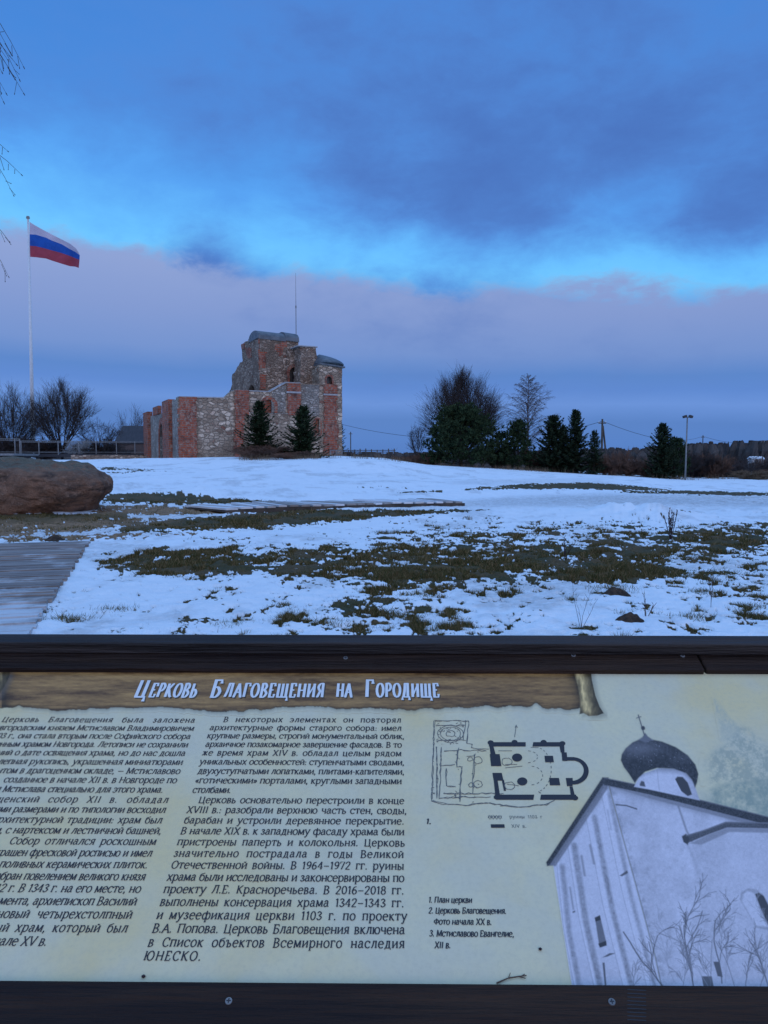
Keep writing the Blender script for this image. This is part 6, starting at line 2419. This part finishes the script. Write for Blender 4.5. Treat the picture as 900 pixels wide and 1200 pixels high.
for i, (px, pt, Y, w, lb) in enumerate(((300, 520, 62.5, 3.6, 'dark bare bush around the foot of the spruce nearer the corner'), (326, 521, 63, 2.8, 'reddish bare bush between the two young spruces'), (349, 528, 60.5, 2.8, 'low bare bush at the foot of the spruce by the apse'))):
    put_bare('bare_shrub', lb, 'shrub', at_ground(px, Y), 130 + i, h_of(px, pt, Y), w, ('twig_red', 'twig_red'), 'bushes at the foot of the spruces', spread=1.0, stems=12, levels=3, r0=.02, kids=3, fine=.008, first=.1)
# thin dry grass stems near the church
N = 5200
px = np.concatenate([rng.normal(400, 28, N // 2), rng.uniform(280, 380, N // 4), rng.uniform(380, 470, N // 4)])
Y = np.concatenate([rng.uniform(62, 72, N // 2), rng.uniform(58, 61, N // 4), rng.uniform(60, 74, N // 4)])
px2 = np.concatenate([rng.uniform(470, 900, 5200)])
Y2 = rng.uniform(70.5, 77, len(px2))
px, Y = np.concatenate([px, px2]), np.concatenate([Y, Y2])
x = (px - 450) / 903 * Y
pat = fbm(x * .5, Y * .5, 201, 3)
k_ = (pat > 0.25)
x, Y = x[k_], Y[k_]
V, F = blades(np.stack([x, Y, height(x, Y)], 1), rng.uniform(.15, .62, len(x)), rng.uniform(.012, .026, len(x)), .35, rng)
tag(obj_np('dry_grass', V, F, M['dry_grass']), 'thin dry grass stems standing out of the snow', 'grass', None, 'stuff')

# far wood behind everything, one mass on the low horizon
fr_ = np.random.default_rng(5)
V, F = [], []
prof_x = [-700, -100, 130, 400, 470, 560, 640, 690, 740, 800, 850, 900, 1100, 1700]
prof_y = [531, 530, 531, 531, 531, 530, 528, 526, 525.5, 521, 517.5, 517, 516, 518]
for k in range(2600):
    pxx = fr_.uniform(-700, 1700)
    Yf = fr_.uniform(430, 620)
    tp = np.interp(pxx, prof_x, prof_y) + fr_.uniform(-1.2, 5.0)
    xx = (pxx - 450) / 903 * Yf
    zt2 = 1.55 + (538 - tp) / 903 * Yf
    zb2 = -6.0
    r_ = fr_.uniform(1.8, 4.2)
    conif = fr_.random() < .06
    b = len(V)
    n = 6
    lev = ((0, .4), (.35, 1.0), (.75, .9 if not conif else .5), (1.0, .45 if not conif else .08))
    for f, rr_ in lev:
        for i in range(n):
            a = 2 * math.pi * i / n + f * 2
            q = r_ * rr_ * fr_.uniform(.6, 1.25)
            V.append((xx + q * math.cos(a), Yf + q * math.sin(a), zb2 + (zt2 - zb2) * f + fr_.uniform(-.35, .35)))
    for j in range(3):
        for i in range(n):
            i2 = (i + 1) % n
            F.append((b + j * n + i, b + j * n + i2, b + j * n + n + i2, b + j * n + n + i))
tag(obj_np('distant_forest', V, F, M['forest']), 'dark bluish far-off forest along the horizon', 'forest', None, 'stuff')
# a nearer ragged thicket at the right below the wood
for i, (px, pt, Y, w, mt, lb) in enumerate(((725, 522, 150, 9, 'twig_red', 'far thin leafless trees seen between pole and spruce'), (745, 527, 170, 9, 'twig', 'far leafless thicket left of the lone spruce'), (850, 524, 150, 11, 'twig', 'far leafless thicket right of the lamp post'), (880, 530, 160, 10, 'twig_red', 'far reddish thicket near the white house'), (915, 526, 150, 9, 'twig', 'far leafless thicket at the right edge'), (820, 530, 130, 8, 'twig', 'far dark thicket behind the brush by the lamp post'))):
    b = at_ground(px, Y, .2)
    put_bare('bare_thicket', lb, 'thicket', b, 160 + i, wp(px, pt, Y)[2] - b[2], w, (mt, mt), 'far thickets on the lower ground', spread=.9, stems=10, levels=3, r0=.08, kids=3, fine=.022, first=.15)

# ------------------------------------------------------------------ poles, lamp, wires, far houses
def tag_part(o, label):
    o['label'] = label
    return o


lp = at_ground(803.5, 71, 0)
lamp = empty('lamp_post', lp)
tag(lamp, 'slim grey lamp post with two heads standing in the snow', 'lamp post')
HL = wp(804.5, 489, 71)[2] - lp[2]
mb = MB()
mb.tube((0, 0, -.3), (0.05, 0, HL), .085, .055, 10)
mb.build('pole', M['grey_metal'], lamp, True)
mb = MB()
mb.tube((-.22, 0, HL - .02), (.32, 0, HL - .02), .03, .03, 6)
mb.build('bracket', M['grey_metal'], lamp)
for s in (-1, 1):
    mb = MB()
    mb.obox((.05 + s * .27, -.1, HL + .06), (.14, 0, s * -.05), (0, .2, 0), (s * .03, 0, .10))
    mb.build('lamp_head', M['black_metal'], lamp)


def u_pole(label, px, py0, Y, strut=None, arm=True):
    b = at_ground(px, Y, 0)
    o = empty('utility_pole', b)
    tag(o, label, 'utility pole', 'wooden utility poles')
    H = wp(px, py0, Y)[2] - b[2]
    m = MB()
    m.tube((0, 0, -.3), (0, 0, H), .15, .11, 9)
    m.build('pole', M['old_wood'], o, True)
    if strut:
        m = MB()
        sx = wp(strut[0], 530, Y)[0] - b[0]
        m.tube((sx, 0, -.3), (.08, 0, H * strut[1]), .14, .10, 8)
        m.build('strut', M['old_wood'], o, True)
    if arm:
        m = MB()
        m.box(-.45, .45, -.05, .05, H - .55, H - .42)
        m.build('crossarm', M['old_wood'], o)
        for s in (-.4, .4):
            m = MB()
            m.tube((s, 0, H - .42), (s, 0, H - .22), .045, .03, 7)
            m.build('insulator', M['white_pole'], o)
    return np.array([b[0], b[1], b[2] + H - .25])


T1 = u_pole('wooden utility pole propped by a slanting strut, behind the smallest fir', 705, 491, 92, (713.5, .88))
T2 = u_pole('far utility pole right of the lamp post', 823, 510, 190)
T3 = u_pole('far utility pole near the right edge', 893.5, 516, 200)
T4 = u_pole('far thin utility pole right of the church', 411, 506, 185)


def wire(name, label, a, b, sag, r=.022):
    P = [a + (b - a) * t + np.array([0, 0, -sag * 4 * t * (1 - t)]) for t in np.linspace(0, 1, 25)]
    V, F = seg_mesh([(P[i], P[i + 1], r, r) for i in range(24)], 4)
    tag(obj_np(name, V, F, M['black_metal']), label, 'wire', 'overhead wires')


wire('power_line', 'overhead wire from the propped pole towards the pole right of the lamp', T1, T2, 1.6, .03)
wire('power_line', 'overhead wire between the two far poles at right', T2, T3, 1.0, .035)
wire('power_line', 'overhead wire leaving the propped pole behind the firs', T1, wp(560, 506, 130), 1.2, .028)
wire('power_line', 'overhead wire running from behind the church to the thin leafless tree', wp(396, 496, 140), wp(520, 514, 120), .5, .03)


def far_house(label, px, py_base, Y, w, hwall, hroof, roofm='snow'):
    b = wp(px, py_base, Y)
    o = empty('distant_house', b)
    tag(o, label, 'house', 'far houses beyond the field')
    m = MB()
    m.box(-w / 2, w / 2, 0, w * .7, -3, hwall)
    m.face([(-w / 2, 0, hwall), (w / 2, 0, hwall), (w * .25, w * .35, hwall + hroof * .8), (-w * .25, w * .35, hwall + hroof * .8)])
    m.build('wall', M['white_wall'], o)
    m = MB()
    for ya, yb in ((-.3, w * .35), (w * .7 + .3, w * .35)):
        m.face([(-w / 2 - .3, ya, hwall - .1), (w / 2 + .3, ya, hwall - .1), (w / 2 + .3, yb, hwall + hroof), (-w / 2 - .3, yb, hwall + hroof)])
        m.face([(-w / 2 - .3, ya, hwall - .3), (w / 2 + .3, ya, hwall - .3), (w / 2 + .3, yb, hwall + hroof - .2), (-w / 2 - .3, yb, hwall + hroof - .2)])
    m.build('roof', M[roofm], o)
    m = MB()
    m.box(-w * .2, w * .02, -.06, .02, hwall * .3, hwall * .8)
    m.build('window', M['dark_glass'], o)


far_house('pale far house with snowy roof near the right edge', 888, 541, 290, 4.5, 1.2, .8)
far_house('little far house between the pole and the lone spruce', 732, 545, 300, 8, 1.2, 1.0)

# short fence by the apse and far wooden fence
ga, gb_ = at_ground(387, 70, 0), at_ground(401, 71.5, 0)
railing('metal_railing', 'short black railing by the apse corner of the church', (ga[:2], gb_[:2]), ga[2], .55, [0, .5, 1], [.55, .1, .3], .3)
fa, fb2 = wp(402, 531, 120), wp(462, 531, 120)
ofn = empty('wooden_fence', fa)
tag(ofn, 'far dark wooden fence right of the church', 'fence')
for i in range(10):
    m = MB()
    xx = (fb2[0] - fa[0]) * i / 9
    m.box(xx - .08, xx + .08, -.08, .08, -2, .62 + .1 * math.sin(i * 5))
    m.build('post', M['old_wood'], ofn)
m = MB()
m.box(-.2, fb2[0] - fa[0] + .2, -.05, .05, .12, .22)
m.box(-.2, fb2[0] - fa[0] + .2, -.05, .05, .38, .48)
m.build('rails', M['old_wood'], ofn)

# ------------------------------------------------------------------ birch at left, its drooping twigs reach into view
def build_near_birch():
    by, bx = 6.6, -5.4
    root = empty('birch_tree', (bx, by, gz(bx, by)))
    tag(root, 'birch whose drooping bare twigs hang in at the upper left edge', 'tree')
    o = np.array([bx, by, gz(bx, by)])
    trunk = [(np.array([0, 0, -.3]), np.array([.1, 0, 2.5]), .17, .14), (np.array([.1, 0, 2.5]), np.array([.05, .1, 5.5]), .14, .09), (np.array([.05, .1, 5.5]), np.array([.2, 0, 9.0]), .09, .02)]
    V, F = seg_mesh(trunk, 10)
    obj_np('trunk', V, F, M['birch_bark'], root, True)
    rr = random.Random(8)
    segs = []

    def path(pts, r0, r1, side=True):
        P = [np.array(p, float) for p in pts]
        n = len(P) - 1
        for i in range(n):
            segs.append((P[i], P[i + 1], r0 + (r1 - r0) * i / n, r0 + (r1 - r0) * (i + 1) / n))
    lim = wp(-10, 60, 6.2)[0] - bx
    for starts, targets in (
            (((.05, .1, 5.4), (0.9, -.1, 5.9), (1.75, -.2, 5.5)), ((27.5, 78), (19, 75), (12, 61), (22.6, 93), (27.5, 109), (4, 119), (7, 109), (9, 70), (15, 88), (2, 84))),
            (((.08, 0, 3.2), (.9, 0, 4.3), (1.75, -.2, 4.25)), ((9, 177), (25, 204.6), (15.7, 228.5))),
            (((.08, 0, 2.9), (.9, 0, 3.6), (1.75, -.2, 3.55)), ((11, 283), (10, 324)))):
        path(starts[:2], .035, .02)
        path(starts[1:], .02, .012)
        s = np.array(starts[-1])
        for px, py in targets:
            tip = wp(px, py, 6.2 + rr.uniform(-.25, .25)) - o
            st_ = s + np.array([rr.uniform(-.25, .1), rr.uniform(-.2, .2), rr.uniform(-.1, .1)])
            mid = st_ * .45 + tip * .55 + np.array([.05, 0, .10])
            q = st_ * .15 + tip * .85 + np.array([.02, 0, .045])
            path((s, st_, mid, q, tip), .004, .0012)
            for f in (.5, .7, .85):
                a_ = mid + (tip - mid) * f
                e_ = a_ + np.array([rr.uniform(-.02, .05), rr.uniform(-.06, .06), rr.uniform(-.10, -.02)])
                path((a_, e_), .002, .0016)
                # bud at the tip
                segs.append((e_, e_ + (e_ - a_) * .12, .0035, .0025))
            segs.append((tip, tip + (tip - q) * .10, .004, .0025))
    # the rest of the crown, out of view to the left
    for k in range(26):
        a = rr.uniform(0, 6.28)
        z = rr.uniform(3.5, 8.5)
        Lb = rr.uniform(.8, 1.5)
        d = np.array([math.cos(a), math.sin(a), .5])
        if d[0] > 0:
            d[0] *= .5
        p1 = np.array([.08, .05, z]) + d * Lb
        path(((.08, .05, z), p1), .02, .008)
        for j in range(5):
            e = p1 + np.array([rr.uniform(-.5, .3), rr.uniform(-.5, .5), rr.uniform(-1.2, -.3)])
            path((p1, (p1 + e) / 2 + np.array([0, 0, .15]), e), .005, .002)
    V, F = seg_mesh(segs, 4)
    obj_np('branches', V, F, M['twig'], root)


build_near_birch()

# ------------------------------------------------------------------ dried weeds and soil heaps in the foreground
def weed(label, px, py, H, seed, stems=5, fat=.006, heads=True, spread=.25):
    b = gpoint(px, py)
    root = empty('dried_weed', (b[0], b[1], b[2] - .02))
    tag(root, label, 'weed')
    rr = random.Random(seed)
    st, hd = [], MB()
    for k in range(stems):
        a = rr.uniform(0, 6.28)
        t = rr.uniform(0, spread)
        h = H * rr.uniform(.55, 1.0)
        p = np.zeros(3)
        d = np.array([math.cos(a) * t, math.sin(a) * t, 1.0])
        for i in range(5):
            q = p + d * h / 5
            st.append((p, q, fat * (1 - .12 * i), fat * (1 - .12 * (i + 1))))
            if i >= 2:
                for s in range(9 if heads else 1):
                    a2 = rr.uniform(0, 6.28)
                    tq = rr.random() if heads else 1.0
                    b0_ = p + (q - p) * tq
                    e = b0_ + np.array([math.cos(a2) * (.22 if heads else .4), math.sin(a2) * (.22 if heads else .4), .6]) * h * (rr.uniform(.05, .11) if heads else rr.uniform(.12, .3))
                    st.append((b0_, e, fat * .6, fat * .4))
                    if heads:
                        hd.tube(b0_ + (e - b0_) * .25, e, fat * 1.5, fat * .7, 5)
            d = d + np.array([rr.gauss(0, .07), rr.gauss(0, .07), 0])
            p = q
    V, F = seg_mesh(st, 4)
    obj_np('stems', V, F, M['weed'], root)
    if heads:
        hd.build('seed_heads', M['weed'], root)


weed('dark dried weed with thick seed heads standing in the grass patch', 786, 634, .66, 1, 9, .0065, True, .34)
weed('thin branching twig sticking out of the snow before the board', 681, 738, .46, 2, 4, .0024, False, .4)
weed('small dry weed in the middle of the brown grass', 662, 655, .35, 3, 6, .006, False, .5)
weed('two slim stalks in the snow below the brown grass', 833, 716, .55, 4, 2, .003, False, .15)
weed('short weed sprig right of the molehill', 757, 726, .28, 5, 4, .004, False, .5)


def molehill(label, px, py, rx, hz, seed):
    b = gpoint(px, py)
    V, F = [], []
    n, m = 40, 14
    for j in range(m + 1):
        f = j / m
        for i in range(n):
            a = 2 * math.pi * i / n
            r = rx * f * (1 + .22 * mnoise.noise(Vector((math.cos(a) * 1.4, math.sin(a) * 1.4, seed))))
            z = hz * (math.cos(f * math.pi) + 1) / 2 + .25 * hz * mnoise.noise(Vector((math.cos(a) * r * 22, math.sin(a) * r * 22, seed + 3))) * (1 - f * .6)
            V.append((r * math.cos(a), r * math.sin(a) * .85, z))
    for j in range(m):
        for i in range(n):
            i2 = (i + 1) % n
            F.append((j * n + i, j * n + i2, j * n + n + i2, j * n + n + i))
    o = obj_np('molehill', V, F, M['soil'], None)
    o.location = (b[0], b[1], b[2] + .015)
    tag(o, label, 'molehill', 'heaps of dark soil')


molehill('dark molehill of bare soil in the snow nearest the board', 738, 731, .20, .09, 1)
molehill('dark molehill with a green grass tuft behind it', 721, 700, .20, .10, 4)
molehill('brown clod of soil behind the far end of the boardwalk', 64, 634, .24, .10, 8)


def tuft(label, px, py, n, h, rad):
    b = gpoint(px, py)
    P = np.stack([b[0] + rng.normal(0, rad, n), b[1] + rng.normal(0, rad * .8, n), np.full(n, b[2])], 1)
    P[:, 2] = height(P[:, 0], P[:, 1]) + .02
    P -= b
    V, F = blades(P, rng.uniform(.3, 1, n) ** 1.5 * h, rng.uniform(.004, .008, n), 1.2, rng)
    o = obj_np('grass_tuft', V, F, M['grass'])
    o.location = b
    tag(o, label, 'grass tuft', 'grass tufts in the snow')


tuft('green grass tuft right behind the molehill', 719, 694, 420, .11, .15)
for px, py, n, lb in ((448, 722, 320, 'ragged grass tuft above the middle of the board'), (385, 733, 300, 'grass tuft close to the board, left of the middle'), (270, 736, 240, 'grass tuft close to the board above the heading'),
                      (82, 728, 260, 'grass tuft beside the near end of the boardwalk'), (135, 718, 200, 'little grass tuft right of the boardwalk tuft'), (490, 701, 220, 'small lone grass tuft in clean snow, upper one'),
                      (460, 725, 240, 'grass tuft just right of the ragged one'), (825, 697, 300, 'brown grass tuft right of the molehills'), (880, 715, 260, 'grass tuft near the right edge above the board'), (810, 727, 240, 'brown grass tuft between molehill and right edge')):
    tuft(lb, px, py, n, .075, .10)
